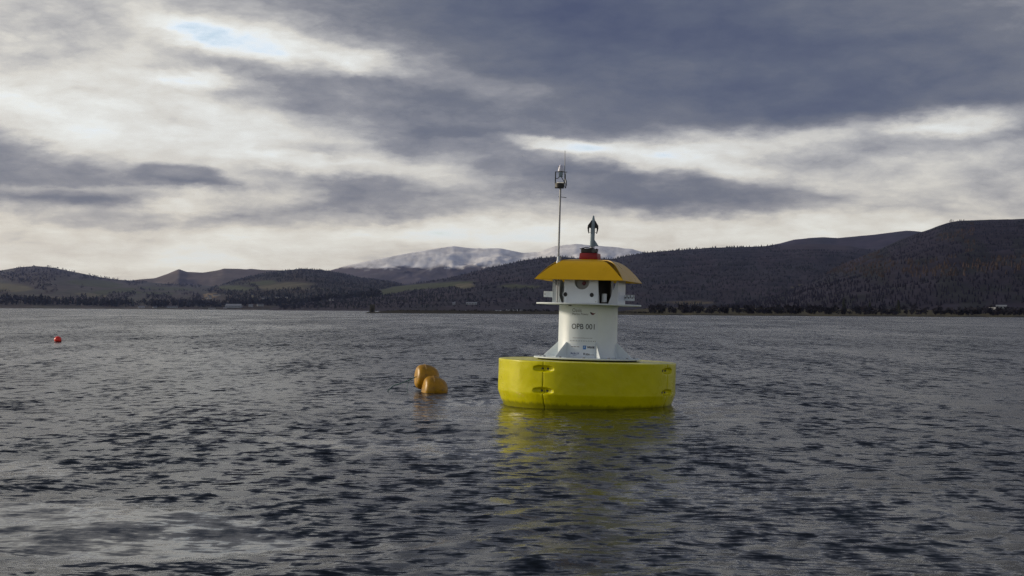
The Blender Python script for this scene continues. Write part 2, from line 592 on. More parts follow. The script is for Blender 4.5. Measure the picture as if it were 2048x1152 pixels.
class Ridge:
    def __init__(self, name, sky, df, dc, db, p=1.0, rough=0.10, seed=0, lift=0.0, wob=0.08, jag=0.0):
        df, dc, db = df * K, dc * K, db * K
        self.__dict__.update(locals())

    def pix(self, X, Y, Z):
        x = 1024 + F * X / Y
        y = 622 + (x - 1024) * ROLL - F * (Z - CAM_H) / Y
        return x, y

    def height(self, a, r):
        px = 1024 + F * np.tan(a)
        py = interp_sky(self.sky, px)
        wob = 1 + self.wob * (fbm(a * 9, a * 0 + 3.3, self.seed, 3) - 0.5) * 2
        dc = self.dc * wob
        tanel = (622 + (px - 1024) * ROLL - py) / F * np.cos(a)
        zc = CAM_H + dc * tanel - self.lift
        df = self.df * (1 + 0.25 * self.wob * (fbm(a * 22, a * 0 + 1.3, self.seed + 5, 3) - 0.5))
        t = (r - df) / (dc - df)
        up = np.clip(t, 0, 1)
        gx, gy = r * np.sin(a), r * np.cos(a)
        gs = self.dc * 0.05
        gul = 0.5 - np.abs(fbm(gx / gs, gy / gs, self.seed + 9, 5) - 0.5) * 3
        gul2 = fbm(gx / gs * 3.1, gy / gs * 3.1, self.seed + 21, 4) - 0.5
        env = np.clip(up * (1 - up) * 4, 0, 1) ** 0.7
        h = zc * (up ** self.p) + zc.clip(20) * self.rough * (gul * 0.8 + gul2 * 0.7) * env
        h += self.jag * zc.clip(0) * (fbm(a * 260, r / self.dc * 20, self.seed + 33, 3) - 0.5) * up
        dn = np.clip((r - dc) / (self.db - dc), 0, 1)
        h = np.where(t > 1, zc * (1 - dn) ** 1.5, h)
        h = np.where(t < 0, t * 60.0, h)
        return np.maximum(h, -12.0), up

    def mesh(self, x0, x1, na, nr, colfun, mat):
        self.x0, self.x1 = x0, x1
        px = np.linspace(x0, x1, na)
        a = np.arctan((px - 1024) / F)
        r = np.concatenate([np.linspace(self.df * 0.9, self.dc * (1 + self.wob), nr), np.linspace(self.dc * (1 + self.wob) * 1.02, self.db, 7)])
        A, RR = np.meshgrid(a, r, indexing='ij')
        Z, up = self.height(A, RR)
        X, Y = RR * np.sin(A), RR * np.cos(A)
        x, y = self.pix(X, Y, Z)
        col = colfun(self, X, Y, Z, up, x, y)
        me = grid_mesh(self.name, np.stack([X, Y, Z], -1).reshape(-1, 3), na, len(r), False, col.reshape(-1, 3))
        o = link(self.name, me, mat)
        tag(o, kind='structure')
        return o


def ell(x, y, cx, cy, rx, ry, slope=0.0, soft=0.25):
    s = math.tan(R(slope))
    d = np.hypot((x - cx) / rx, (y - cy - s * (x - cx)) / ry)
    return 1 - sstep(1 - soft, 1 + soft * 0.4, d)


def mixcol(c, m, col):
    return c * (1 - m[..., None]) + np.array(col) * m[..., None]


terrain_mat = vcol_mat('hill_ground', 0.97, 0.012, 0.35)
far_mat = vcol_mat('mountain_ground', 0.97, 0.0035, 0.22)

MOOR = (0.046, 0.036, 0.040)
WOOD = (0.030, 0.031, 0.024)
BROWNWOOD = (0.040, 0.034, 0.031)
GREEN = (0.056, 0.068, 0.038)
PALE = (0.105, 0.100, 0.066)


def base(X, c):
    return np.broadcast_to(np.array(c, float), X.shape + (3,)).copy()


def fields(c, x, y, L):
    wx = x + 14 * (fbm(x / 30, y / 8, 71, 3) - 0.5)
    wy = y + 3.5 * (fbm(x / 22, y / 6, 77, 3) - 0.5)
    tot = np.zeros_like(x)
    for (cx, cy, rx, ry, sl, col) in L:
        m = ell(wx, wy, cx, cy, rx, ry, sl)
        c = mixcol(c, m, col)
        tot = np.maximum(tot, m)
    return c, tot


LEFT_FIELDS = [(18, 575, 48, 9, 4, PALE), (190, 567, 62, 7, 4, GREEN), (230, 582, 48, 4.5, -6, GREEN), (300, 586, 60, 3, 2, GREEN),
               (185, 590, 36, 4, 5, PALE), (-90, 580, 60, 9, 0, GREEN), (330, 577, 60, 4, 2, GREEN), (110, 596, 20, 2.5, 0, PALE)]


def col_left(s, X, Y, Z, up, x, y):
    c = base(X, (0.075, 0.068, 0.070))
    c = mixcol(c, sstep(0.42, 0.6, fbm(x / 60, y / 14, 5, 4)), (0.058, 0.060, 0.056))
    c = mixcol(c, sstep(0.46, 0.56, fbm(x / 45 + 4, y / 9, 15, 4)) * 0.9, (0.048, 0.041, 0.045))
    c, s.fld = fields(c, x, y, LEFT_FIELDS)
    return c


MID_FIELDS = [(568, 572, 58, 7.5, -3, PALE), (600, 577.5, 62, 2.0, 1, PALE), (470, 576, 40, 5, 3, GREEN), (395, 594, 44, 6, -6, (0.16, 0.125, 0.075)),
              (655, 602, 30, 2.5, 0, PALE), (520, 566, 34, 4, -4, GREEN)]


def col_mid(s, X, Y, Z, up, x, y):
    c = base(X, (0.030, 0.031, 0.032))
    c = mixcol(c, sstep(0.45, 0.65, fbm(x / 50, y / 10, 25, 4)), BROWNWOOD)
    c, s.fld = fields(c, x, y, MID_FIELDS)
    return c


LONG_FIELDS = [(850, 573, 105, 5.5, -5, GREEN), (760, 586, 50, 4.5, -7, GREEN), (1040, 573, 46, 3.5, 1, GREEN), (930, 571, 22, 5, 0, PALE),
               (1590, 601, 60, 3.5, 0, GREEN), (1370, 605, 60, 2.6, 0, (0.09, 0.075, 0.045)), (1610, 571, 36, 1.4, -8, PALE), (740, 592, 10, 3, 0, PALE)]


def col_long(s, X, Y, Z, up, x, y):
    c = base(X, (0.026, 0.025, 0.030))
    c = mixcol(c, sstep(0.42, 0.66, fbm(x / 70, y / 14, 35, 4)), (0.034, 0.028, 0.033))
    c = mixcol(c, sstep(1480, 1600, x) * sstep(520, 490, y), MOOR)
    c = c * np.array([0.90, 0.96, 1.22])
    c, s.fld = fields(c, x, y, LONG_FIELDS)
    return c


def col_moor(s, X, Y, Z, up, x, y):
    c = base(X, (0.044, 0.034, 0.040))
    c = mixcol(c, sstep(0.4, 0.65, fbm(x / 40, y / 10, 45, 4)), (0.034, 0.030, 0.032))
    s.fld = np.ones_like(x)
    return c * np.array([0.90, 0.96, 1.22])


def col_right(s, X, Y, Z, up, x, y):
    c = base(X, (0.026, 0.022, 0.029))
    c = mixcol(c, sstep(0.45, 0.65, fbm(x / 50, y / 18, 55, 4)), (0.020, 0.021, 0.021))
    s.fld = np.zeros_like(x)
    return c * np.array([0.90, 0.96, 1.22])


def col_far(s, X, Y, Z, up, x, y):
    c = base(X, (0.15, 0.12, 0.098))
    c = mixcol(c, sstep(0.4, 0.65, fbm(x / 30, y / 8, 65, 4)), (0.11, 0.092, 0.076))
    return c


def col_snow(s, X, Y, Z, up, x, y):
    c = base(X, (0.105, 0.090, 0.092))
    c = mixcol(c, sstep(0.4, 0.7, fbm(x / 40, y / 8, 85, 4)), (0.085, 0.075, 0.075))
    line = 537 - 6 * sstep(900, 1000, x) - 3
    n = fbm(x / 26, y / 6, 95, 5) - 0.5
    n2 = fbm(x / 7, y / 10, 97, 3) - 0.5
    m = sstep(-5, 4, (line - y) + 15 * n)
    c = mixcol(c, m * (0.92 + 0.4 * n2).clip(0, 1), (0.95, 0.95, 0.95))
    spots = sstep(0.70, 0.76, fbm(x / 14, y / 3, 99, 3)) * sstep(545, 530, y)
    return mixcol(c, spots, (0.75, 0.75, 0.75))


snow = Ridge('snow_mountain', [(520, 575), (640, 546), (700, 529), (755, 518), (800, 509), (850, 500), (905, 492), (950, 496), (1000, 496), (1045, 505), (1075, 504),
                               (1110, 492), (1150, 487), (1200, 491), (1260, 497), (1330, 512), (1450, 545)], 6300, 8000, 9600, 1.1, 0.13, 3, 0, 0.06)
snow.mesh(520, 1450, 460, 110, col_snow, far_mat)
far = Ridge('moorland_hill', [(180, 575), (265, 560), (310, 556), (335, 547), (357, 537), (373, 543), (400, 544), (420, 543), (445, 537), (480, 537), (520, 538), (560, 540), (620, 549), (700, 562), (800, 590)],
            5600, 7000, 8200, 1.1, 0.10, 4, 0, 0.05)
far.mesh(180, 800, 260, 60, col_far, far_mat)
left = Ridge('field_hill', [(-420, 560), (-200, 549), (-80, 546), (0, 541), (40, 534), (70, 532), (100, 534), (150, 544), (200, 554), (235, 559), (270, 562), (330, 567), (430, 572), (520, 580), (640, 600)],
             2150, 6000, 7600, 1.05, 0.06, 6, 0, 0.05)
left.mesh(-420, 640, 420, 90, col_left, terrain_mat)
mid = Ridge('wooded_hill', [(330, 606), (400, 580), (430, 571), (465, 559), (500, 549), (540, 541), (575, 537), (605, 534), (640, 536), (680, 543), (720, 552), (780, 560), (840, 574), (900, 590), (980, 612)],
            2150, 5000, 6300, 0.95, 0.07, 8, 8, 0.05)
mid.mesh(330, 980, 380, 90, col_mid, terrain_mat)
back = Ridge('heather_hill', [(1400, 520), (1480, 500), (1560, 485), (1590, 477), (1620, 474), (1645, 474), (1675, 476), (1720, 470), (1770, 464), (1815, 460), (1840, 461), (1900, 468), (2000, 478), (2200, 500)],
             3900, 5200, 7000, 1.0, 0.06, 10, 0, 0.04)
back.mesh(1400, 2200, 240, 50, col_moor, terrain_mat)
longr = Ridge('forest_ridge', [(540, 608), (640, 588), (700, 578), (780, 569), (840, 561), (890, 553), (930, 543), (970, 533), (1010, 524), (1040, 517), (1080, 511), (1120, 508), (1180, 514), (1230, 512), (1255, 506),
                               (1290, 500), (1350, 495), (1420, 490), (1500, 488), (1570, 485), (1620, 482), (1700, 486), (1800, 505), (1950, 560)],
              1500, 3500, 5000, 0.95, 0.07, 12, 10, 0.06)
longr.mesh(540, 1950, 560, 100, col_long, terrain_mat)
right = Ridge('steep_hill', [(1420, 612), (1500, 597), (1580, 572), (1640, 546), (1700, 520), (1760, 496), (1800, 477), (1835, 464), (1860, 456), (1880, 448), (1900, 442), (1920, 439), (1980, 437), (2048, 435), (2200, 436), (2400, 447), (2650, 480)],
              780, 2500, 3600, 0.95, 0.07, 14, 3, 0.05)
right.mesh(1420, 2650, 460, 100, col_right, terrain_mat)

# low shore on the near side of the firth, ending in a shingle spit


def shore_h(px, r):
    r = r / K
    d0 = 452 + 26 * (fbm(px / 120.0, px * 0, 41, 3) - 0.5) + 50 * sstep(1500, 2050, px)
    t = r - d0
    spit = 1 - sstep(1180, 1330, px)
    tip = sstep(736, 790, px)
    w = 5 + 9 * tip
    hs = (0.35 + 1.15 * tip) * np.exp(-((t - w) / (w * 0.6)) ** 2) * (0.8 + 0.5 * fbm(px / 9.0, r / 4.0, 43, 3)) - 0.5 * sstep(736, 730, px)
    hl = 0.7 * sstep(0, 12, t) + 5.0 * sstep(60, 420, t) + 0.6 * (fbm(px / 16.0, r / 15.0, 47, 3) - 0.4) * sstep(2, 20, t)
    h = hs * spit + hl * (1 - spit)
    return np.where(t < -2, -0.6, h), t


def build_shore():
    px = np.concatenate([np.linspace(715, 1400, 330), np.linspace(1403, 2700, 330)])
    r = np.concatenate([np.linspace(430, 545, 46), np.linspace(552, 950, 30)]) * K
    PX, RR = np.meshgrid(px, r, indexing='ij')
    Z, t = shore_h(PX, RR)
    Z = np.where(Z < 0.02, -0.6, Z)
    a = np.arctan((PX - 1024) / F)
    c = base(PX, (0.050, 0.048, 0.030))
    c = mixcol(c, 1 - sstep(0.5, 1.0, Z), (0.028, 0.027, 0.024))
    c = mixcol(c, sstep(0.45, 0.65, fbm(PX / 25, RR / 20, 61, 3)), (0.062, 0.055, 0.030))
    c = mixcol(c, (1 - sstep(1180, 1330, PX)), (0.030, 0.029, 0.025))
    me = grid_mesh('low_shore', np.stack([RR * np.sin(a), RR * np.cos(a), Z], -1).reshape(-1, 3), len(px), len(r), False, c.reshape(-1, 3))
    tag(link('low_shore', me, terrain_mat), kind='structure')


build_shore()

# ------------------------------------------------------------------ woodland (far-off, reads as one mass)
rng = np.random.default_rng(12)


def conifers(pos, h, col, name):
    """pos (n,3), h (n,), col (n,3): spiky two-tier crowns, ragged rings"""
    n = len(pos)
    k = 5
    tiers = [(0.10, 0.24, 0.62), (0.42, 0.16, 1.0)]
    V = []; Fc = []; C = []
    off = 0
    for (zb, rb, zt) in tiers:
        ang = rng.uniform(0, 6.28, (n, 1)) + np.arange(k) * 2 * np.pi / k
        rad = rb * h[:, None] * rng.uniform(0.7, 1.25, (n, k))
        ring = np.stack([pos[:, 0:1] + rad * np.cos(ang), pos[:, 1:2] + rad * np.sin(ang), pos[:, 2:3] + h[:, None] * (zb + rng.uniform(-.05, .05, (n, k)))], -1)
        top = pos + np.stack([h * rng.uniform(-.02, .02, n), h * rng.uniform(-.02, .02, n), h * zt], -1)
        v = np.concatenate([ring, top[:, None]], 1)
        idx = np.arange(n)[:, None] * (k + 1) + off
        f = np.stack([idx + np.arange(k), idx + (np.arange(k) + 1) % k, np.broadcast_to(idx + k, (n, k))], -1)
        V.append(v.reshape(-1, 3)); Fc.append(f.reshape(-1, 3))
        C.append(np.repeat(col * rng.uniform(0.75, 1.25, (n, 1)), k + 1, 0))
        off += n * (k + 1)
    return np.concatenate(V), np.concatenate(Fc), np.concatenate(C)


def broadleaf(pos, h, col, m=26):
    """bare winter crowns: many twig-like slivers through an egg-shaped volume, on a thin stem"""
    n = len(pos)
    u = rng.normal(size=(n, m, 3)); u /= np.linalg.norm(u, axis=-1, keepdims=True)
    rad = rng.uniform(0.25, 1, (n, m, 1)) ** 0.5
    c = u * rad * np.array([0.36, 0.36, 0.42]) + np.array([0, 0, 0.56])
    c = c * h[:, None, None]
    s = 0.17 * h[:, None, None, None]
    tri = rng.normal(size=(n, m, 3, 3)) * s * np.array([0.8, 0.8, 1.0])
    v = pos[:, None, None] + c[:, :, None] + tri
    V = v.reshape(-1, 3)
    Fc = np.arange(len(V)).reshape(-1, 3)
    C = np.repeat(np.repeat(col, m, 0) * rng.uniform(0.7, 1.3, (n * m, 1)), 3, 0)
    # stems
    w = 0.018 * h
    st = np.stack([pos + np.stack([-w, 0 * w, -0.3 + 0 * w], -1), pos + np.stack([w, 0 * w, -0.3 + 0 * w], -1), pos + np.stack([0 * w, w, h * 0.7], -1)], 1).reshape(-1, 3)
    Fc = np.concatenate([Fc, np.arange(len(st)).reshape(-1, 3) + len(V)])
    return np.concatenate([V, st]), Fc, np.concatenate([C, np.repeat(col * 0.8, 3, 0)])


wood_mat = vcol_mat('woodland', 0.95, 0.008, 0.3)


def wood(name, label, parts):
    V = []; Fc = []; C = []; o = 0
    for v, f, c in parts:
        V.append(v); Fc.append(f + o); C.append(c); o += len(v)
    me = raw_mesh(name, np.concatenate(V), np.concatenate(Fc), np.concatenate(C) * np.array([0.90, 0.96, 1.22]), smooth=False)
    tag(link(name, me, wood_mat), label, 'woodland', kind='stuff')


def scatter(rd, n, x0, x1, u0, u1, keep):
    px = rng.uniform(x0, x1, n)
    a = np.arctan((px - 1024) / F)
    t = rng.uniform(u0, u1, n)
    r = rd.df + t * (rd.dc - rd.df)
    Z, up = rd.height(a, r)
    X, Y = r * np.sin(a), r * np.cos(a)
    x, y = rd.pix(X, Y, Z)
    k = keep(x, y, up) & (Z > 0.5)
    return np.stack([X, Y, Z], -1)[k], x[k], y[k], up[k]


def notfield(L):
    def f(x, y, up):
        wx = x + 14 * (fbm(x / 30, y / 8, 71, 3) - 0.5)
        wy = y + 3.5 * (fbm(x / 22, y / 6, 77, 3) - 0.5)
        k = np.ones(len(x), bool)
        for (cx, cy, rx, ry, sl, col) in L:
            k &= ell(wx, wy, cx, cy, rx * 1.05, ry * 1.15, sl) < 0.3
        return k
    return f


def colmix(n, a, b, w):
    return np.array(a)[None] * (1 - w[:, None]) + np.array(b)[None] * w[:, None]


DARKC = (0.024, 0.029, 0.027)
# left shore belt of trees
px = rng.uniform(-380, 760, 1500)
r_ = (2262 + 230 * rng.uniform(0, 1, 1500) ** 1.6) * K
a_ = np.arctan((px - 1024) / F)
z1, _ = left.height(a_, r_); z2, _ = mid.height(a_, r_); z3, _ = longr.height(a_, r_)
z_ = np.where(px < 380, z1, np.where(px < 560, np.maximum(np.where(px < 620, z1, -9), np.where(px < 960, z2, -9)), np.maximum(z2, z3)))
P_ = np.stack([r_ * np.sin(a_), r_ * np.cos(a_), z_.clip(0.3)], -1)
gap = fbm(px / 40, r_ / 90, 91, 3) > 0.40
P_ = P_[gap]; n_ = len(P_)
hh = rng.uniform(8, 17, n_)
con = rng.random(n_) < 0.3
wood('shore_woodland', 'dark belt of bare trees along the far left shore',
     [conifers(P_[con], hh[con] * 1.15, colmix(con.sum(), DARKC, DARKC, np.zeros(con.sum())), ''),
      broadleaf(P_[~con], hh[~con], colmix(0, (0.034, 0.029, 0.027), (0.024, 0.025, 0.022), rng.random((~con).sum())), 18)])
# wood on the left hill and middle hill
p1, x1_, y1_, u1_ = scatter(left, 5200, -400, 520, 0.05, 0.98, lambda x, y, u: notfield(LEFT_FIELDS)(x, y, u) & (fbm(x / 45 + 4, y / 9, 15, 4) > 0.475) & ~((np.abs(x - 427) < 24) & (np.abs(y - 598) < 8)))
wood('hill_woodland', 'patches of brown woodland between the green fields on the left hill',
     [broadleaf(p1, rng.uniform(8, 14, len(p1)), colmix(0, (0.052, 0.045, 0.047), (0.038, 0.038, 0.038), rng.random(len(p1))), 12)])
p2, x2_, y2_, u2_ = scatter(mid, 6500, 340, 960, 0.04, 1.0, lambda x, y, u: notfield(MID_FIELDS)(x, y, u) & ~((np.abs(x - 427) < 24) & (np.abs(y - 598) < 8)))
e2 = (rng.random(len(p2)) < 0.6) | (u2_ > 0.85)
wood('conifer_woodland', 'dark conifer wood covering the middle hill left of the snowy mountain',
     [conifers(p2[e2], rng.uniform(6, 10, e2.sum()), colmix(0, DARKC, (0.030, 0.035, 0.030), rng.random(e2.sum())), ''),
      broadleaf(p2[~e2], rng.uniform(9, 14, (~e2).sum()), colmix(0, (0.036, 0.031, 0.029), (0.026, 0.026, 0.023), rng.random((~e2).sum())), 9)])
# the long ridge
p3, x3_, y3_, u3_ = scatter(longr, 15000, 560, 1900, 0.03, 1.0, lambda x, y, u: notfield(LONG_FIELDS)(x, y, u) & ~((x > 1560) & (y < 500)))
sparse = (x3_ > 1400) & (u3_ > 0.97) & (rng.random(len(p3)) < 0.6)
p3, x3_, y3_, u3_ = p3[~sparse], x3_[~sparse], y3_[~sparse], u3_[~sparse]
e3 = ((rng.random(len(p3)) < 0.35) & (fbm(x3_ / 60, y3_ / 12, 35, 3) < 0.5)) | (u3_ > 0.93)
wood('ridge_forest', 'dark forest covering the long ridge behind the buoy',
     [conifers(p3[e3], rng.uniform(5, 9.5, e3.sum()), colmix(0, DARKC, (0.031, 0.033, 0.031), rng.random(e3.sum())), ''),
      broadleaf(p3[~e3], rng.uniform(4, 6.5, (~e3).sum()), colmix(0, (0.033, 0.029, 0.036), (0.025, 0.025, 0.030), rng.random((~e3).sum())), 9)])
# the steep hill on the right, with a belt of russet larch
p4, x4_, y4_, u4_ = scatter(right, 11000, 1430, 2600, 0.03, 1.0, lambda x, y, u: (u < 0.9) | (fbm(x / 20, y / 9, 3, 3) > 0.70))
lar = ((y4_ > 527 - 0.03 * (x4_ - 1650)) & (y4_ < 549) & (x4_ > 1625) & (fbm(x4_ / 22, y4_ / 9, 123, 3) > 0.36)) | \
      ((fbm(x4_ / 50, y4_ / 12, 125, 3) > 0.66) & (x4_ < 1950) & (y4_ < 560))
lar |= (y4_ < 549) & (y4_ > 543 - 0.55 * (x4_ - 1640)) & (x4_ > 1630) & (x4_ < 1760) & (y4_ > 500)
e4 = ~lar
wood('larch_wood', 'russet larch belt and dark conifers on the steep hill at the right',
     [conifers(p4[e4], rng.uniform(3.5, 5.5, e4.sum()), colmix(0, (0.026, 0.023, 0.030), (0.020, 0.020, 0.026), rng.random(e4.sum())), ''),
      conifers(p4[lar], rng.uniform(4.5, 7, lar.sum()), colmix(0, (0.080, 0.056, 0.036), (0.046, 0.034, 0.027), rng.random(lar.sum())), '')])
# right shore: scrub and bare trees in front of the hills
n_ = 900
px = np.concatenate([rng.uniform(1230, 2650, n_), rng.uniform(1000, 1300, 130)])
r_ = (np.concatenate([500 + 260 * rng.uniform(0, 1, n_) ** 1.3, rng.uniform(466, 480, 130)]) + 45 * sstep(1500, 2050, px)) * K
z_, _ = shore_h(px, r_)
a_ = np.arctan((px - 1024) / F)
P_ = np.stack([r_ * np.sin(a_), r_ * np.cos(a_), z_.clip(0.2)], -1)
hh = (rng.uniform(2.2, 4.6, len(px)) * (0.6 + 0.8 * fbm(px / 55, r_ / 50, 131, 3)))
hh = np.where(px < 1300, hh * 0.28, hh)
opn = (fbm(px / 80, r_ / 40, 141, 3) > 0.36)
P_, hh = P_[opn], hh[opn]
wood('shore_scrub', 'dark scrub and bare trees along the low shore at the right',
     [broadleaf(P_, hh, colmix(0, (0.032, 0.028, 0.030), (0.023, 0.023, 0.024), rng.random(len(P_))), 46)])
# low scrub on the spit itself
n_ = 420
px = rng.uniform(760, 1330, n_)
d0 = 452 + 26 * (fbm(px / 120.0, px * 0, 41, 3) - 0.5)
r_ = (d0 + rng.uniform(9, 20, n_)) * K
z_, _ = shore_h(px, r_)
a_ = np.arctan((px - 1024) / F)
P_ = np.stack([r_ * np.sin(a_), r_ * np.cos(a_), z_ - 0.1], -1)
hh = rng.uniform(0.4, 1.1, n_) * (0.6 + fbm(px / 25, px * 0, 151, 2) * sstep(760, 1000, px))
wood('spit_scrub', 'low dark scrub along the spit of land left of the buoy',
     [broadleaf(P_, hh, colmix(0, (0.028, 0.026, 0.019), (0.018, 0.020, 0.014), rng.random(n_)), 20)])

# ------------------------------------------------------------------ materials of the things
M_white = paint('white_paint', (0.68, 0.75, 0.80), 0.40, 0, 0.04, 5, 0.0012, 18, 0.06, (0.48, 0.46, 0.38))
M_yellow = paint('float_yellow', (0.64, 0.605, 0.001), 0.28, 0, 0.10, 3.0, 0.006, 7, 0.05, (0.22, 0.19, 0.02))
# worn hull paint: pale scuffs, a wet weedy band along the waterline
_t = NT(M_yellow.node_tree)
_b = M_yellow.node_tree.nodes['Principled BSDF']
_src = _b.inputs['Base Color'].links[0].from_socket
_oc = _t.n('ShaderNodeTexCoord').outputs['Object']
_z = _t.n('ShaderNodeSeparateXYZ', ins={0: _oc}).outputs[2]
_nz = _t.noise(_t.vm('MULTIPLY', _oc, (7, 7, 1.5)), 1.6, 6, 0.7).outputs['Fac']
_scuff = _t.noise(_t.vm('MULTIPLY', _oc, (2, 2, 11)), 3.0, 7, 0.75).outputs['Fac']
_c = _t.mixc(_t.maprange(_scuff, 0.60, 0.74, 0.0, 0.35), _src, (0.60, 0.57, 0.16, 1))
_wet = _t.maprange(_t.m('ADD', _z, _t.m('MULTIPLY', _t.m('SUBTRACT', _nz, 0.5), 0.16)), -0.045, 0.02, 0.6, 0.0, True)
_c = _t.mixc(_wet, _c, (0.085, 0.095, 0.012, 1))
_t.set(_b.inputs['Base Color'], _c)
M_roof = paint('roof_yellow', (0.64, 0.385, 0.008), 0.30, 0, 0.05, 3.5, 0.003, 4, 0.0)
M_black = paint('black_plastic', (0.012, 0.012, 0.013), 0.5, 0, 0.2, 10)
M_dark = paint('dark_interior', (0.02, 0.02, 0.021), 0.7, 0, 0.3, 8)  # near-black tone carries the shade of hollows and gaps
M_grey = paint('galvanised_steel', (0.30, 0.31, 0.33), 0.42, 0.6, 0.15, 20)
M_steel = paint('polished_steel', (0.62, 0.61, 0.60), 0.16, 1.0, 0.08, 14)
M_greydk = paint('dark_bracket', (0.07, 0.08, 0.085), 0.45, 0.3, 0.2, 12)
M_red = paint('red_paint', (0.27, 0.005, 0.010), 0.5, 0, 0.12, 8)
M_bluegrey = paint('blue_grey_paint', (0.20, 0.27, 0.32), 0.35, 0.2, 0.12, 14)
M_vinyl = paint('white_vinyl', (0.65, 0.72, 0.80), 0.32, 0, 0.02, 4)
M_ink = paint('dark_print', (0.014, 0.022, 0.036), 0.45, 0, 0.05, 4)
M_inkgrey = paint('grey_print', (0.10, 0.10, 0.13), 0.45, 0, 0.05, 4)
M_inkblue = paint('blue_print', (0.02, 0.16, 0.50), 0.4, 0, 0.05, 4)
M_inknavy = paint('navy_print', (0.03, 0.08, 0.24), 0.4, 0, 0.05, 4)
M_inkred = paint('maroon_print', (0.11, 0.010, 0.028), 0.4, 0, 0.05, 4)
M_lens = paint('lamp_dome', (0.74, 0.75, 0.86), 0.12, 0, 0.03, 4)
M_pane = paint('grey_pane', (0.24, 0.26, 0.27), 0.25, 0, 0.08, 6)

for _m in (M_yellow, M_roof):
    _m.node_tree.nodes['Principled BSDF'].inputs['Specular IOR Level'].default_value = 0.25

# ------------------------------------------------------------------ the buoy
TURN = R(14)      # its front is turned 14 degrees to the left of the camera
buoy = empty('power_buoy')
buoy.matrix_world = (Matrix.Translation((BX, BY, 0.045)) @ Matrix.Rotation(-BUOY_AZ, 4, 'Z') @ Matrix.Rotation(R(1.25), 4, 'Y') @ Matrix.Rotation(R(-0.35), 4, 'X') @ Matrix.Rotation(-TURN, 4, 'Z'))
tag(buoy, 'yellow round buoy with white lettered column and yellow hipped roof', 'buoy')


def pol(r, deg, z):
    a = R(deg)
    return (r * math.sin(a), -r * math.cos(a), z)


def loc_of_view(vx, vt):
    c, s = math.cos(TURN), math.sin(TURN)
    return (vx * c + vt * s, -(vt * c - vx * s))


# float: four quadrant blocks bolted together through pockets beside each seam
def float_block(k):
    a0 = -14 + 90 * k
    gap = 0.22
    th = np.concatenate([np.linspace(gap, 9, 44), np.linspace(9.6, 80.4, 46), np.linspace(81, 90 - gap, 44)])
    prof = [(0.55, -0.50), (1.22, -0.50), (1.30, -0.44), (1.385, -0.16), (1.415, -0.06)]
    prof += [(1.44 + 0.055 * t, -0.02 + 0.15 * t) for t in (0, .33, .66, 1.0)]
    prof += [(1.50, z) for z in np.linspace(0.15, 0.652, 52)]
    prof += [(1.5 - 0.018 * (1 - math.cos(a)), 0.654 + 0.018 * math.sin(a)) for a in np.linspace(0.25, 1.57, 5)]
    prof += [(1.40, 0.672), (1.2, 0.673), (0.9, 0.673), (0.55, 0.673)]
    prof = np.array(prof)
    Rr, Zz = prof[:, 0], prof[:, 1]
    TH, RR = np.meshgrid(th, Rr, indexing='ij')
    _, ZZ = np.meshgrid(th, Zz, indexing='ij')
    arc_lo = R(1) * TH * 1.5
    arc_hi = R(1) * (90 - TH) * 1.5
    side = (RR > 1.41) & (ZZ < 0.66)
    inset = np.zeros_like(RR)
    for arc in (arc_lo, arc_hi):
        inset += 0.010 * np.exp(-(arc / 0.010) ** 2)          # rounded seam edge
        for zc, ht in ((0.555, 0.052), (0.20, 0.050)):
            ln = 0.185
            u = np.clip((arc - 0.012) / ln, 0, 1)
            hh_ = ht * np.sqrt(np.clip(1 - u ** 2.2, 0, 1))
            d = np.abs(ZZ - zc)
            inset += 0.062 * (1 - sstep(hh_ * 0.62, hh_ + 0.006, d)) * (1 - u ** 3) * (arc < ln + 0.012)
            inset += 0.03 * np.exp(-(((arc - 0.05) / 0.022) ** 2 + (d / 0.022) ** 2))   # bolt hole
    wob = 0.010 * (fbm(TH / 9 + k * 7, ZZ * 4, 21, 3) - 0.5)
    rr_ = RR - np.where(side, inset, 0) + np.where(side, wob, 0)
    ang = R(1) * (a0 + TH)
    V = np.stack([rr_ * np.sin(ang), -rr_ * np.cos(ang), ZZ], -1)
    me = grid_mesh('float_block', V.reshape(-1, 3), len(th), len(Rr))
    bm = bmesh.new()
    bm.from_mesh(me)
    bm.verts.ensure_lookup_table()
    nv = len(Rr)
    for base_i in (0, (len(th) - 1) * nv):
        bm.faces.new([bm.verts[base_i + j] for j in range(nv)])
    bmesh.ops.recalc_face_normals(bm, faces=bm.faces)
    bm.to_mesh(me)
    bm.free()
    me.polygons.foreach_set('use_smooth', np.ones(len(me.polygons), bool))
    me.set_sharp_from_angle(angle=R(50))
    o = link('float_block', me, M_yellow, buoy)
    for ang_ in (a0 + 2.0, a0 + 88.0):
        for z in (0.555, 0.20):
            p = Vector(pol(1.408, ang_, z))
            q_ = Vector(pol(1.440, ang_, z))
            MB().tube([p, q_], 0.016, 6).build('bolt', M_greydk, o)
    return o


for k in range(4):
    float_block(k)
MB().lathe([(0, -0.42), (0.545, -0.42), (0.545, 0.66), (0, 0.66)], 40).build('float_core', M_dark, buoy)

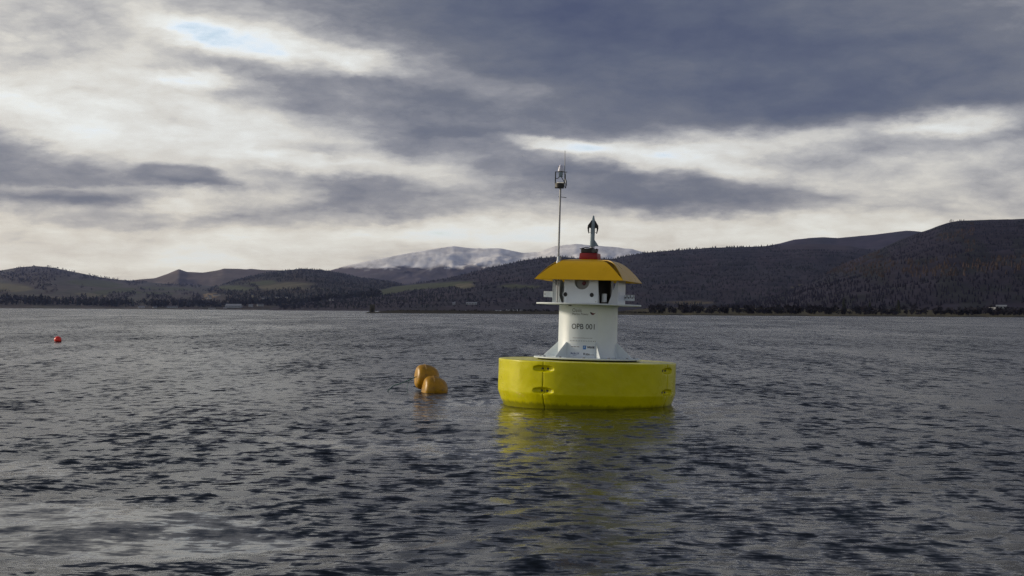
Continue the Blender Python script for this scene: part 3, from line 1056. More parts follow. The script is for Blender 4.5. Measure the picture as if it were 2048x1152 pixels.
# base flange, column, fins
MB().lathe([(0, 0.678), (0.84, 0.678), (0.84, 0.698), (0, 0.698)], 64).build('flange_gap_shade', M_dark, buoy)  # near-black disc paints the shadow in the gap under the flange
MB().lathe([(0.3, 0.700), (0.905, 0.700), (0.909, 0.704), (0.909, 0.718), (0.905, 0.722), (0.3, 0.722)], 96).build('base_flange', M_white, buoy)
for k in range(12):
    x, y, _ = pol(0.80, k * 30 + 10, 0)
    MB().lathe([(0, 0.724), (0.020, 0.724), (0.020, 0.744), (0, 0.744)], 6, Matrix.Translation((x, y, 0))).build('flange_bolt', M_grey, buoy)
MB().lathe([(0.495, 0.724), (0.505, 0.724), (0.5, 0.735), (0.5, 1.602), (0.495, 1.606)], 96).build('column', M_white, buoy)
for k in range(6):
    a = -30 + 60 * k
    Mx = Matrix.Rotation(R(a - 90), 4, 'Z')
    MB().prism([(0.498, 0.726), (0.765, 0.726), (0.765, 0.744), (0.520, 0.975), (0.498, 0.975)], 0.014, Mx).build('fin', M_white, buoy, bevel=0.002)
MB().lathe([(0, 1.608), (0.888, 1.608), (0.891, 1.611), (0.891, 1.629), (0.888, 1.632), (0, 1.632)], 96).build('platform', M_white, buoy)
MB().box((*pol(0.508, -24, 0)[:2], 1.592), (0.05, 0.02, 0.016), Matrix.Rotation(R(-24), 4, 'Z')).build('cable_clip', M_greydk, buoy)

# lettering on the column
COLR = 0.5


def curved_sheet(name, a0, a1, z0, z1, m, parent, off=0.002, n=24):
    V = []
    for i in range(n + 1):
        for z in (z0, z1):
            V.append(pol(COLR + off, a0 + (a1 - a0) * i / n, z))
    return link(name, grid_mesh(name, np.array(V), n + 1, 2), m, parent)


def curved_text(name, body, size, deg, z, m, parent, off=0.0035, bold=0.0, width=None):
    me, V = text_mesh(body, size, bold)
    w = V[:, 0].max() - V[:, 0].min()
    sx = (width / w) if width else 1.0
    cx = (V[:, 0].max() + V[:, 0].min()) / 2
    cy = (V[:, 1].max() + V[:, 1].min()) / 2
    a = R(deg) + (V[:, 0] - cx) * sx / COLR
    W_ = np.stack([(COLR + off) * np.sin(a), -(COLR + off) * np.cos(a), z + V[:, 1] - cy], -1).astype(np.float32)
    me.vertices.foreach_set('co', W_.ravel())
    me.name = name
    me.materials.clear()
    me.update()
    return link(name, me, m, parent)


LC = 3.6     # lettering centre, degrees round the column from its front
sheet = curved_sheet('name_sticker', LC - 28, LC + 29, 0.985, 1.56, M_vinyl, buoy)
curved_text('company_name', 'Oasis', 0.088, LC - 12.5, 1.514, M_inkgrey, sheet, width=0.165)
curved_text('company_name', 'Marine Power', 0.055, LC - 5.5, 1.453, M_inkgrey, sheet, width=0.285)


def curved_poly(name, pts, deg, z, m, parent, off=0.0035):
    bm = bmesh.new()
    vs = []
    for u, v in pts:
        a = R(deg) + u / COLR
        vs.append(bm.verts.new(((COLR + off) * math.sin(a), -(COLR + off) * math.cos(a), z + v)))
    bm.faces.new(vs)
    me = bpy.data.meshes.new(name)
    bm.to_mesh(me)
    bm.free()
    return link(name, me, m, parent)


wave = [(-0.050, 0.022), (-0.040, 0.006), (-0.028, -0.010), (-0.010, -0.021), (0.010, -0.020), (0.028, -0.008), (0.042, 0.006), (0.052, 0.018),
        (0.034, 0.010), (0.016, 0.008), (0.000, 0.013), (-0.018, 0.021), (-0.034, 0.026)]
curved_poly('emblem', wave, LC + 18.5, 1.462, M_inkred, sheet)
curved_poly('emblem', [(-0.046, 0.020), (-0.038, 0.004), (-0.024, -0.004), (-0.004, 0.002), (-0.018, 0.012), (-0.034, 0.020)], LC + 18.3, 1.463, M_ink, sheet, 0.005)
curved_text('buoy_number', 'OPB 001', 0.128, LC, 1.245, M_ink, sheet, bold=0.0008, width=0.395)
curved_text('web_address', 'www.oasismarinepower.com', 0.026, LC - 0.5, 1.052, M_inkgrey, sheet, width=0.34)
for k in range(16):
    curved_poly('dot', [(0.0058 * math.cos(t), 0.0072 * math.sin(t)) for t in [i * math.pi / 4 for i in range(8)]], LC - 24.5 + 49.0 * k / 15, 1.005, M_ink, sheet)
plate = curved_sheet('sponsor_sticker', LC - 28, LC + 28, 0.728, 0.965, M_vinyl, buoy, 0.003)
for u0, u1 in ((-0.075, -0.035), (-0.028, 0.022), (0.030, 0.075)):   # faint words too small to read
    curved_poly('sponsor_logo', [(u0, -0.005), (u1, -0.005), (u1, 0.005), (u0, 0.005)], LC - 14, 0.905, M_inkgrey, plate, 0.0045)
curved_poly('sponsor_logo', [(-0.026, -0.032), (0.026, -0.032), (0.026, 0.032), (-0.026, 0.032)], LC + 4.5, 0.898, M_inkblue, plate, 0.0045)
curved_text('sponsor_logo', 'P', 0.05, LC + 4.5, 0.898, M_vinyl, plate, 0.006)
curved_text('sponsor_logo', 'WILKIE', 0.043, LC + 16.5, 0.902, M_ink, plate, 0.0045, 0.0022, width=0.125)
curved_text('sponsor_logo', 'Marifin UK', 0.044, LC - 14, 0.795, M_inknavy, plate, 0.0045, 0.0006, width=0.155)
curved_poly('sponsor_logo', [(-0.045, 0.004), (-0.01, -0.006), (0.04, 0.0), (0.045, 0.006), (0.0, 0.002)], LC - 15, 0.765, M_inknavy, plate, 0.0045)
curved_poly('sponsor_logo', [(0, -0.02), (0.011, -0.008), (0.011, 0.012), (0, 0.022), (-0.011, 0.012), (-0.011, -0.008)], LC + 4, 0.79, M_ink, plate, 0.0045)
curved_text('sponsor_logo', 'SEA', 0.042, LC + 11.0, 0.785, M_ink, plate, 0.0045, 0.0012, width=0.075)
curved_poly('sponsor_logo', [(-0.032, -0.008), (0.032, -0.008), (0.032, -0.001), (-0.032, -0.001)], LC + 19.5, 0.783, M_inkgrey, plate, 0.0045)

# equipment house: four panels with open corners, braced from inside
HD, HW, HZ0, HZ1 = 0.56, 0.29, 1.634, 2.035


def arc_pts(cx, cz, r, a0, a1, n):
    return [(cx + r * math.cos(R(a0 + (a1 - a0) * i / n)), cz + r * math.sin(R(a0 + (a1 - a0) * i / n))) for i in range(n + 1)]


for k, a in enumerate((0, 90, 180, 270)):
    Mx = Matrix.Rotation(R(a), 4, 'Z') @ Matrix.Translation((0, -HD, 0))
    if k == 0:
        cz = 1.985
        out = [(-HW, HZ0), (HW, HZ0), (HW, HZ1)]
        h = math.degrees(math.asin((HZ1 - cz) / 0.125))
        out += arc_pts(0.015, cz, 0.125, h, -180 - h, 24)
        out += [(-HW, HZ1)]
    else:
        out = [(-HW, HZ0), (HW, HZ0), (HW, HZ1), (-HW, HZ1)]
    pn = MB().prism(out, 0.012, Mx).build('side_panel', M_white, buoy)
    for s in (-1, 1):
        # triangular brace at each edge of the panel
        Mb = Mx @ Matrix.Translation((s * (HW - 0.012), 0.008, 0)) @ Matrix.Rotation(R(90), 4, 'Z')
        MB().prism([(0.0, HZ0 + .002), (0.15, HZ0 + .002), (0.012, HZ1 - 0.02), (0.0, HZ1 - 0.02)], 0.010, Mb).build('brace', M_white, pn)
    if k == 0:
        # a pane and a dark red lens look out of the round cut-out
        MB().box((0.015, -HD + 0.075, 1.93), (0.30, 0.010, 0.26)).build('pane', M_pane, pn)
        MB().lathe([(0, 0.03), (0.028, 0.026), (0.036, 0), (0, 0)], 20, Matrix.Translation((0.03, -HD + 0.069, 1.965)) @ Matrix.Rotation(R(90), 4, 'X')).build('camera_lens', M_inkred, pn)
        for px_, z in ((-0.262, 1.772), (0.190, 1.772)):
            T_ = Matrix.Translation((px_, -HD - 0.0065, z)) @ Matrix.Rotation(R(90), 4, 'X')
            pt = MB().lathe([(0.036, 0), (0.047, 0), (0.049, 0.004), (0.047, 0.014), (0.036, 0.014), (0.036, 0.002)], 32, T_).build('port_ring', M_white, pn)
            MB().lathe([(0, 0.004), (0.037, 0.004), (0.037, 0.001), (0, 0.001)], 32, T_).build('port_hole_disc', M_black, pt)  # black disc painted as the dark of an open hole; panel is solid
        MB().box((-0.255, -HD - 0.012, 1.676), (0.062, 0.010, 0.078)).build('tab', M_white, pn)
        MB().lathe([(0.008, 0), (0.008, 0.006), (0, 0.006)], 10, Matrix.Translation((0.26, -HD - 0.006, 1.66)) @ Matrix.Rotation(R(90), 4, 'X')).build('rivet', M_grey, pn)
    if k == 1:   # right
        br = MB().box((HD + 0.095, 0.215, 1.752), (0.178, 0.012, 0.098)).build('bracket', M_white, pn, bevel=0.002)
        for q_ in (0.025, 0.085, 0.145):
            MB().lathe([(0, 0.006), (0.012, 0.006), (0.012, 0), (0, 0)], 10, Matrix.Translation((HD + q_, 0.2085, 1.752)) @ Matrix.Rotation(R(90), 4, 'X')).build('bolt', M_black, br)
            MB().box((HD + q_ + 0.03, 0.205, 1.772), (0.010, 0.008, 0.05)).build('clip', M_greydk, br)
        MB().box((HD + 0.010, -0.01, 1.765), (0.008, 0.40, 0.15)).build('doubler_plate', M_vinyl, pn)
    if k == 3:   # left
        br = MB().box((-HD - 0.09, -0.235, 1.775), (0.165, 0.012, 0.100)).build('bracket', M_white, pn, bevel=0.002)
        MB().lathe([(0, 0.006), (0.009, 0.006), (0.009, 0), (0, 0)], 10, Matrix.Translation((-HD - 0.15, -0.2415, 1.775)) @ Matrix.Rotation(R(90), 4, 'X')).build('bolt', M_greydk, br)
MB().lathe([(0, 1.634), (0.37, 1.634), (0.37, 2.13), (0, 2.13)], 32).build('dark_core', M_dark, buoy)  # near-black core, widened to put inner shade into the corner gaps
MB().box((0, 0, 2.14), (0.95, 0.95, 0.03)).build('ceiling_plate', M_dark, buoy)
x, y = loc_of_view(0.255, 0.40)
pot = MB().lathe([(0, 1.66), (0.040, 1.66), (0.042, 1.665), (0.042, 1.795), (0.036, 1.803), (0, 1.803)], 24, Matrix.Translation((x, y, 0))).build('canister', M_white, buoy)
MB().lathe([(0, 1.634), (0.056, 1.634), (0.056, 1.662), (0, 1.662)], 24, Matrix.Translation((x, y, 0))).build('canister_foot', M_black, pot)

# roof: four bent yellow sheets with open corners
RP = [(0.02, 2.373), (0.31, 2.372), (0.37, 2.367), (0.42, 2.355), (0.465, 2.336), (0.51, 2.308), (0.555, 2.270), (0.60, 2.224), (0.65, 2.165), (0.70, 2.098), (0.755, 2.018)]


def petal(a):
    bm = bmesh.new()
    rows = []
    nu = 14
    for i, (d, z) in enumerate(RP):
        t = i / (len(RP) - 1)
        w = d - 0.10 * (1 - max(0, (d - 0.35) / 0.405) ** 2.2) if i > 0 else 0.015
        rows.append([bm.verts.new((w * (2 * j / nu - 1), -d, z)) for j in range(nu + 1)])
    for k in range(len(rows) - 1):
        for j in range(nu):
            bm.faces.new([rows[k][j], rows[k][j + 1], rows[k + 1][j + 1], rows[k + 1][j]])
    bmesh.ops.recalc_face_normals(bm, faces=bm.faces)
    if sum(f.normal.z for f in bm.faces) < 0:
        bmesh.ops.reverse_faces(bm, faces=bm.faces)
    bmesh.ops.solidify(bm, geom=bm.faces[:], thickness=0.011)
    bmesh.ops.rotate(bm, verts=bm.verts, cent=(0, 0, 0), matrix=Matrix.Rotation(R(a), 3, 'Z'))
    me = bpy.data.meshes.new('roof_panel')
    bm.to_mesh(me)
    bm.free()
    me.polygons.foreach_set('use_smooth', np.ones(len(me.polygons), bool))
    me.set_sharp_from_angle(angle=R(40))
    return link('roof_panel', me, M_roof, buoy)


for a in (0, 90, 180, 270):
    petal(a)

# red housing, black gear tray and finned sensor head on the roof
red = MB().box((0, 0, 2.437), (0.30, 0.26, 0.105), bev=0.006)
for v in red.bm.verts:
    if v.co.z < 2.43:
        v.co.x *= 1.06
        v.co.y *= 1.06
red = red.build('red_housing', M_red, buoy)
tray = MB().box((-0.012, -0.01, 2.527), (0.245, 0.20, 0.072), bev=0.005).build('gear_tray', M_black, buoy)
MB().box((-0.03, -0.03, 2.561), (0.25, 0.17, 0.010)).build('tray_lid', M_black, tray)
MB().tube([(-0.13, -0.10, 2.565), (-0.05, -0.11, 2.585), (0.04, -0.10, 2.572), (0.10, -0.09, 2.580)], 0.008, 6).build('cable', M_black, tray)
MB().lathe([(0, 0), (0.036, 0), (0.036, 0.05), (0, 0.05)], 16, Matrix.Translation((0.10, -0.115, 2.527)) @ Matrix.Rotation(R(90), 4, 'X')).build('drum', M_greydk, tray)
MB().box((0.128, -0.06, 2.53), (0.02, 0.10, 0.075), Matrix.Rotation(R(12), 4, 'Y')).build('side_clamp', M_black, tray)
sx0 = 0.032
head = empty('sensor_head', (sx0, -0.01, 2.565))
head.parent = buoy
head.rotation_euler = (0, R(1.2), TURN)
MB().lathe([(0, 0), (0.026, 0), (0.026, 0.045), (0, 0.045)], 16).build('neck', M_grey, head)
MB().box((0.0, 0, 0.045), (0.095, 0.06, 0.010)).build('skirt', M_bluegrey, head)
MB().lathe([(0, 0.05), (0.038, 0.05), (0.036, 0.43), (0.034, 0.46), (0.012, 0.565), (0, 0.572)], 8).build('shaft', M_bluegrey, head, angle=20)
MB().prism([(0.030, 0.052), (0.112, 0.052), (0.098, 0.075), (0.034, 0.16)], 0.010).build('fin', M_bluegrey, head)
for s in (-1, 1):
    P = [(0.030, 0.49), (0.058, 0.445), (0.088, 0.402), (0.094, 0.36), (0.086, 0.31), (0.074, 0.262), (0.058, 0.266), (0.064, 0.312), (0.064, 0.345), (0.054, 0.362), (0.032, 0.345)]
    MB().prism([(s * u, v) for u, v in P], 0.045).build('prong', M_black, head, bevel=0.004)
    MB().tube([(s * 0.03, 0, 0.285), (s * 0.068, 0, 0.275)], 0.003, 6).build('wire', M_greydk, head)

# mast and lantern at the left front corner
mx, my = loc_of_view(-0.53, 0.31)
mast = MB().tube([(mx, my, 1.636), (mx, my, 2.30), (mx, my, 3.575)], 0.0165, 14).build('mast', M_grey, buoy)
MB().tube([(mx + 0.02, my + 0.035, 1.636), (mx + 0.012, my + 0.04, 2.2)], 0.009, 8).build('stay', M_white, buoy)
MB().lathe([(0.018, 2.29), (0.034, 2.29), (0.034, 2.33), (0.024, 2.345), (0.024, 2.40), (0.018, 2.41)], 16, Matrix.Translation((mx, my, 0))).build('mast_collar', M_white, mast)
MB().box((mx + 0.035, my, 2.365), (0.025, 0.03, 0.11)).build('mast_clamp', M_grey, mast)
lan = empty('lantern', (mx, my, 3.565))
lan.parent = buoy
lan.rotation_euler = (0, 0, TURN)
lan.scale = (0.9, 0.9, 1.0)
MB().box((0.042, 0, -0.155), (0.150, 0.010, 0.010), Matrix.Rotation(R(4), 4, 'Y')).build('cross_bar', M_greydk, lan)
MB().lathe([(0, 0), (0.030, 0), (0.030, 0.035), (0, 0.035)], 20).build('socket', M_greydk, lan)
MB().lathe([(0, 0.035), (0.070, 0.035), (0.074, 0.040), (0.074, 0.092), (0.068, 0.100), (0, 0.102)], 32).build('base_can', M_steel, lan)
# dark half cup round the front of the base
MB().lathe([(0.098, 0.0), (0.104, 0.0), (0.104, 0.075), (0.098, 0.075), (0.098, 0.0)], 18, None, math.pi * 0.86, math.pi * 1.75).build('cup', M_black, lan)
MB().box((-0.02, -0.03, -0.004), (0.165, 0.14, 0.008)).build('cup_floor', M_black, lan)
MB().box((-0.098, 0, 0.165), (0.022, 0.026, 0.21), bev=0.003).build('side_arm', M_greydk, lan)
MB().box((0.088, 0, 0.135), (0.014, 0.022, 0.27), bev=0.003).build('side_arm', M_steel, lan)
MB().box((0.004, 0, 0.268), (0.225, 0.030, 0.010)).build('top_bar', M_greydk, lan)
MB().lathe([(0, 0.185), (0.034, 0.185), (0.036, 0.19), (0.036, 0.215), (0.040, 0.22), (0.040, 0.262), (0, 0.262)], 24).build('lamp_body', M_bluegrey, lan)
MB().lathe([(0.050, 0.274), (0.056, 0.28), (0.056, 0.300), (0.048, 0.318), (0.046, 0.352), (0.036, 0.376), (0.018, 0.390), (0, 0.393)], 28).build('lamp_dome', M_lens, lan)
MB().lathe([(0, 0.345), (0.008, 0.345), (0.008, 0.362), (0, 0.362)], 8, Matrix.Translation((-0.045, -0.01, 0))).build('sensor_knob', M_black, lan)
MB().tube([(-0.09, 0, 0.155), (-0.05, -0.004, 0.160), (-0.025, 0, 0.185)], 0.006, 6).build('cable', M_black, lan)
MB().tube([(0.012, -0.004, 0.186), (0.035, -0.006, 0.150), (0.07, -0.006, 0.105), (0.088, -0.012, 0.060), (0.085, -0.012, 0.012)], 0.007, 6).build('cable', M_black, lan)
MB().tube([(0.085, -0.01, 0.235), (0.088, -0.014, 0.165), (0.108, -0.014, 0.11), (0.112, -0.014, 0.045), (0.098, -0.014, 0.002), (0.085, -0.012, 0.0)], 0.008, 6).build('cable', M_black, lan)
MB().tube([(0.074, 0, 0.10), (0.070, 0, 0.38), (0.066, 0, 0.63)], [0.010, 0.008, 0.0055], 8).build('whip_aerial', M_grey, lan)

# ------------------------------------------------------------------ mooring floats


def float_mat(name, c):
    m, t, b = new_mat(name)
    oc = t.n('ShaderNodeTexCoord').outputs['Object']
    n1 = t.noise(oc, 6, 6, 0.7).outputs['Fac']
    n2 = t.noise(oc, 14, 4, 0.6).outputs['Fac']
    k = t.mixc(t.maprange(n1, 0.35, 0.7, 0, 1), tuple(x * 1.15 for x in c) + (1,), tuple(x * 0.62 for x in c) + (1,))
    k = t.mixc(t.maprange(n2, 0.60, 0.72, 0, 0.7), k, (0.09, 0.055, 0.015, 1))
    t.set(b.inputs['Base Color'], k)
    b.inputs['Roughness'].default_value = 0.42
    bn = t.n('ShaderNodeBump', ins={'Strength': 1.0, 'Distance': 0.008, 'Height': n1})
    t.set(b.inputs['Normal'], bn.outputs[0])
    return m


M_drum = float_mat('weathered_float', (0.44, 0.225, 0.001))


def at(x, y, r):
    """point at horizontal range r seen at frame position x, y"""
    r = r * K
    a = math.atan((x - 1024) / F)
    Y = r * math.cos(a)
    return Vector((r * math.sin(a), Y, CAM_H + Y * (622 + (x - 1024) * ROLL - y) / F))


def drum(loc, axis, rad, ln, label):
    root = empty('mooring_float', loc)
    root.rotation_euler = Vector(axis).normalized().to_track_quat('Z', 'Y').to_euler()
    h = ln / 2
    # flat lit end with a firm rim, body tapering away behind it (its +Z end is the flat one)
    prof = [(0, h * 0.93), (rad * .30, h * .97), (rad * .58, h * .97), (rad * .74, h * .92), (rad * .86, h * .81), (rad * .95, h * .60), (rad, h * .30), (rad * .985, 0),
            (rad * .93, -h * .32), (rad * .82, -h * .62), (rad * .66, -h * .85), (rad * .48, -h * .97), (rad * .26, -h * 1.02), (0, -h * 1.02)]
    body = MB().lathe(prof, 40).build('body', M_drum, root, angle=60)
    MB().lathe([(rad * 0.98, h * .3 - 0.012), (rad * 1.012, h * .3 - 0.008), (rad * 1.012, h * .3 + 0.008), (rad * 0.98, h * .3 + 0.012)], 40).build('mould_seam', M_drum, body)
    for s in (-1,):
        MB().lathe([(0, s * h * 0.96), (0.018, s * h * 0.96), (0.018, s * (h + 0.003)), (0.012, s * (h + 0.005)), (0, s * (h + 0.005))], 14).build('eye_boss', M_drum, root)
    tag(root, label, 'float', 'orange yellow mooring floats beside the buoy')
    return root


d1 = at(871, 771, 17.2)
drum((d1.x, d1.y, 0.0), (-0.94, -0.26, 0.14), 0.272, 0.47, 'scuffed orange-yellow drum float lying low in the water, nearer of the pair')
d2 = at(855, 752, 17.4)
drum((d2.x, d2.y, 0.235), (-0.93, -0.28, 0.10), 0.250, 0.45, 'scuffed orange-yellow drum float tilted up with green rope at its end')
M_rope = paint('green_rope', (0.03, 0.13, 0.12), 0.8, 0, 0.3, 60)
ax = Vector((-0.93, -0.28, 0.10)).normalized()
p0 = Vector((d2.x, d2.y, 0.235)) + ax * 0.205
p1 = at(789, 771, 17.3)
rope = MB()
pts = [p0 + (p1 - p0) * t + Vector((0, 0, -0.015 * 4 * t * (1 - t))) for t in np.linspace(0, 1, 9)]
pts.append(p1 + Vector((-0.25, 0, -0.22)))
rope.tube(pts, 0.008, 8)
p2 = at(815, 777, 17.2)
pb = p0 + (p1 - p0) * 0.45
rope.tube([pb, pb + Vector((0.07, -0.03, -0.01)), (pb + p2) / 2 + Vector((0.03, 0, 0.02)), p2, p2 + Vector((0.06, 0, -0.15))], 0.004, 6)
rope = rope.build('mooring_rope', M_rope)
tag(rope, 'thin green rope running from the tilted float down into the water', 'rope')

# red ball float
rb = at(117, 677, 42.0)
ball = empty('ball_float', (rb.x, rb.y, 0.0))
tag(ball, 'small bright red ball float far out on the left', 'float')
M_redball = paint('red_float', (0.95, 0.045, 0.03), 0.35, 0, 0.06, 8)
bz = 0.115
MB().lathe([(0.16 * math.cos(t), bz + 0.155 * math.sin(t)) for t in np.linspace(-1.57, 1.45, 22)] + [(0, bz + 0.155)], 32).build('body', M_redball, ball, angle=60)
MB().lathe([(0.010, bz + 0.150), (0.018, bz + 0.152), (0.018, bz + 0.166), (0.010, bz + 0.168)], 14).build('eye', M_redball, ball)
MB().lathe([(0.146, 0.015), (0.1535, 0.015), (0.158, 0.045), (0.146, 0.045)], 32).build('waterline_band', paint('dark_red_ring', (0.10, 0.012, 0.012), 0.5), ball)  # darker red ring just above the water

# ------------------------------------------------------------------ far shore buildings, tower, monument, single trees
M_wall = paint('white_render', (0.52, 0.51, 0.49), 0.8, 0, 0.06, 0.4)
M_wallgrey = paint('grey_cladding', (0.33, 0.36, 0.38), 0.6, 0, 0.08, 0.2)
M_wallcream = paint('cream_cladding', (0.52, 0.47, 0.33), 0.7, 0, 0.08, 0.2)
M_slate = paint('slate_roof', (0.10, 0.10, 0.115), 0.7, 0, 0.15, 0.3)
M_tin = paint('pale_tin_roof', (0.25, 0.27, 0.30), 0.45, 0.2, 0.08, 0.2)
M_glass = paint('window_glass', (0.02, 0.022, 0.025), 0.15, 0, 0.1, 1)
M_stone = paint('dark_stone', (0.105, 0.100, 0.085), 0.9, 0, 0.35, 1.6, 0.05, 2.5, 0.3, (0.03, 0.03, 0.022))


def ground_z(px, r):
    a = np.array([math.atan((px - 1024) / F)])
    rr_ = np.array([float(r)])
    z = 0.0
    for rd in (left, mid, longr, right):
        if rd.x0 <= px <= rd.x1:
            z = max(z, float(rd.height(a, rr_)[0][0]))
    if r < 950 * K and px > 715:
        z = max(z, float(shore_h(np.array([float(px)]), rr_)[0][0]))
    return z


def house(px, r, ln, dep, hw, hr, label, cat, name, wall=M_wall, roof=M_slate, turn=0.0, group=None, windows=3, chim=True, dz=0.0):
    r = r * K
    a = math.atan((px - 1024) / F)
    z = ground_z(px, r) + dz
    root = empty(name, (r * math.sin(a), r * math.cos(a), z - 0.3), -a + R(turn))
    tag(root, label, cat, group)
    MB().prism([(-dep / 2, 0), (dep / 2, 0), (dep / 2, hw), (0, hw + hr), (-dep / 2, hw)], ln, Matrix.Rotation(R(90), 4, 'Z')).build('wall', wall, root)
    ov = 0.4
    k = hr / (dep / 2)
    rf = MB()
    for s in (-1, 1):
        rf.prism([(0, hw + hr + 0.05), (s * (dep / 2 + ov), hw - ov * k + 0.05), (s * (dep / 2 + ov), hw - ov * k + 0.25), (0, hw + hr + 0.30)], ln + 0.7, Matrix.Rotation(R(90), 4, 'Z'))
    rf = rf.build('roof', roof, root)
    if chim:
        MB().box((ln * 0.38, 0, hw + hr + 0.6), (0.9, 0.7, 1.6)).build('chimney', wall, rf)
    for i in range(windows):
        x = (i + 0.5) / windows * ln - ln / 2
        MB().box((x, -dep / 2 - 0.02, hw * 0.55), (min(1.2, ln / windows * .4), 0.10, 1.2)).build('window', M_glass, root)
    return root


VILL = 'houses of the village on the far left slope'
house(283, 2210, 15, 8, 3.2, 1.6, 'long white shed low on the far left shore', 'shed', 'shed', M_wall, M_tin, 3, windows=4, chim=False)
house(310, 2225, 9, 7, 3.0, 1.8, 'small grey-roofed cottage just right of the long white shed', 'house', 'cottage', M_wallgrey, M_slate, 8, windows=2)
house(345, 2235, 26, 9, 3.5, 2.0, 'low dark-roofed block between the white shed and the pale jetty building', 'house', 'cottage', M_wallgrey, M_slate, -4, windows=6)
house(424, 2185, 17, 5, 1.7, 0.7, 'very low pale building at the water edge left of the big grey barn', 'shed', 'shed', M_wall, M_tin, 0, windows=4, chim=False)
house(468, 2215, 38, 22, 5.0, 4.6, 'big grey-roofed barn on the far left shore', 'barn', 'barn', M_wallgrey, M_tin, -14, windows=5, chim=False)
house(451, 2195, 8, 5, 2.0, 1.0, 'tiny pale shed at the left foot of the big grey barn', 'shed', 'shed', M_wall, M_tin, 0, windows=2, chim=False)
house(502, 2215, 11, 9, 5.2, 1.4, 'boxy pale grey building right of the big grey barn', 'building', 'boathouse', M_wallgrey, M_tin, 0, windows=3, chim=False)
house(521, 2245, 16, 9, 4.2, 1.8, 'dim grey hall behind the boxy pale building', 'building', 'hall', M_wallgrey, M_slate, 6, windows=4, chim=False)
vpos = [(417, 595, 6), (421, 596.5, 6), (428.5, 594.5, 8), (434, 594, 9), (438.5, 593.5, 8), (421, 600, 8), (413, 601, 7)]
names = ['leftmost white house of the village on the slope', 'small white house second from left in the village',
         'brightest white house in the middle of the village', 'white house right of the brightest one in the village',
         'rightmost white house of the village on the slope', 'lower white house below the village group', 'faint house at the lower left of the village']
for (vx, vy, w), nm in zip(vpos, names):
    a = np.array([math.atan((vx - 1024) / F)])
    best, br_ = 1e9, 2600
    for r0 in range(2300, 4600, 25):
        r = r0 * K
        z = max(float(left.height(a, np.array([float(r)]))[0][0]), float(mid.height(a, np.array([float(r)]))[0][0]))
        Y = r * math.cos(a[0])
        yy = 622 + (vx - 1024) * ROLL - F * (z - CAM_H) / Y
        if abs(yy - vy) < best:
            best, br_ = abs(yy - vy), r0
    house(vx, br_, w, 7, 4.0, 2.2, nm, 'house', 'house', M_wall, M_slate, random.uniform(-15, 15), VILL, 2, dz=4.0)
for vx, nm in ((526, 'left white cottage of the row left of the cream shed'), (531, 'middle white cottage of the row left of the cream shed'), (536, 'right white cottage of the row left of the cream shed')):
    house(vx, 2420, 7, 6, 3.4, 2.2, nm, 'house', 'cottage', M_wall, M_slate, random.uniform(-10, 10), 'cottages by the cream shed', 2, dz=5.0)
house(563, 2420, 33, 9, 3.4, 1.2, 'long cream shed among trees on the far shore', 'shed', 'shed', M_wallcream, M_tin, 0, windows=7, chim=False, dz=5.5)
house(505, 2500, 5, 5, 7.0, 2.0, 'narrow tall cream house above the boxy grey building', 'house', 'house', M_wallcream, M_slate, 0, windows=1, dz=6)
house(660, 2180, 5, 5, 3.6, 2.0, 'left of two small white houses by the water left of the stone tower', 'house', 'cottage', M_wall, M_slate, 0, 'pair of white waterside houses', 1)
house(666, 2180, 4, 5, 3.0, 2.0, 'right of two small white houses by the water left of the stone tower', 'house', 'cottage', M_wall, M_slate, 0, 'pair of white waterside houses', 1)
house(908, 1580, 5, 5, 3, 2, 'faint small house in the wood left of the long grey roofs', 'house', 'cottage', M_wallgrey, M_tin, 0, windows=2, dz=4)
house(943, 1570, 19, 8, 2.6, 1.6, 'long grey-roofed farm building behind the spit', 'barn', 'barn', M_wallgrey, M_tin, 0, windows=4, chim=False, dz=5)
house(931, 1500, 2.4, 2.4, 1.6, 0.8, 'tiny pale hut just above the spit', 'hut', 'hut', M_wall, M_tin, 0, windows=1, chim=False)
house(997, 1470, 9, 7, 1.9, 1.1, 'short white shed beyond the spit left of the long white shed', 'shed', 'shed', M_wall, M_tin, 6, windows=3, chim=False)
house(1028, 1470, 26, 12, 2.2, 1.7, 'long white-roofed shed beyond the spit beside the buoy', 'shed', 'shed', M_wall, M_tin, -10, windows=6, chim=False)
house(1985, 760, 4.4, 3.4, 1.2, 1.3, 'white-roofed cottage on the right shore', 'house', 'cottage', M_wall, paint('white_roof', (0.66, 0.64, 0.58), 0.7, 0, 0.05, 0.3), 8, windows=2, chim=False, dz=0.9)
house(1937, 740, 1.6, 1.6, 1.0, 0.5, 'tiny white hut left of the white-roofed cottage', 'hut', 'hut', M_wall, M_tin, 0, windows=1, chim=False, dz=0.6)
house(2003, 775, 8, 4, 1.8, 1.0, 'dim grey-roofed house behind the white-roofed cottage', 'house', 'cottage', M_wallgrey, M_tin, 0, windows=3, chim=False, dz=2.4)
house(2048, 720, 2.2, 2.0, 1.0, 0.6, 'white hut at the right edge of the picture', 'hut', 'hut', M_wall, M_tin, 0, windows=1, chim=False)

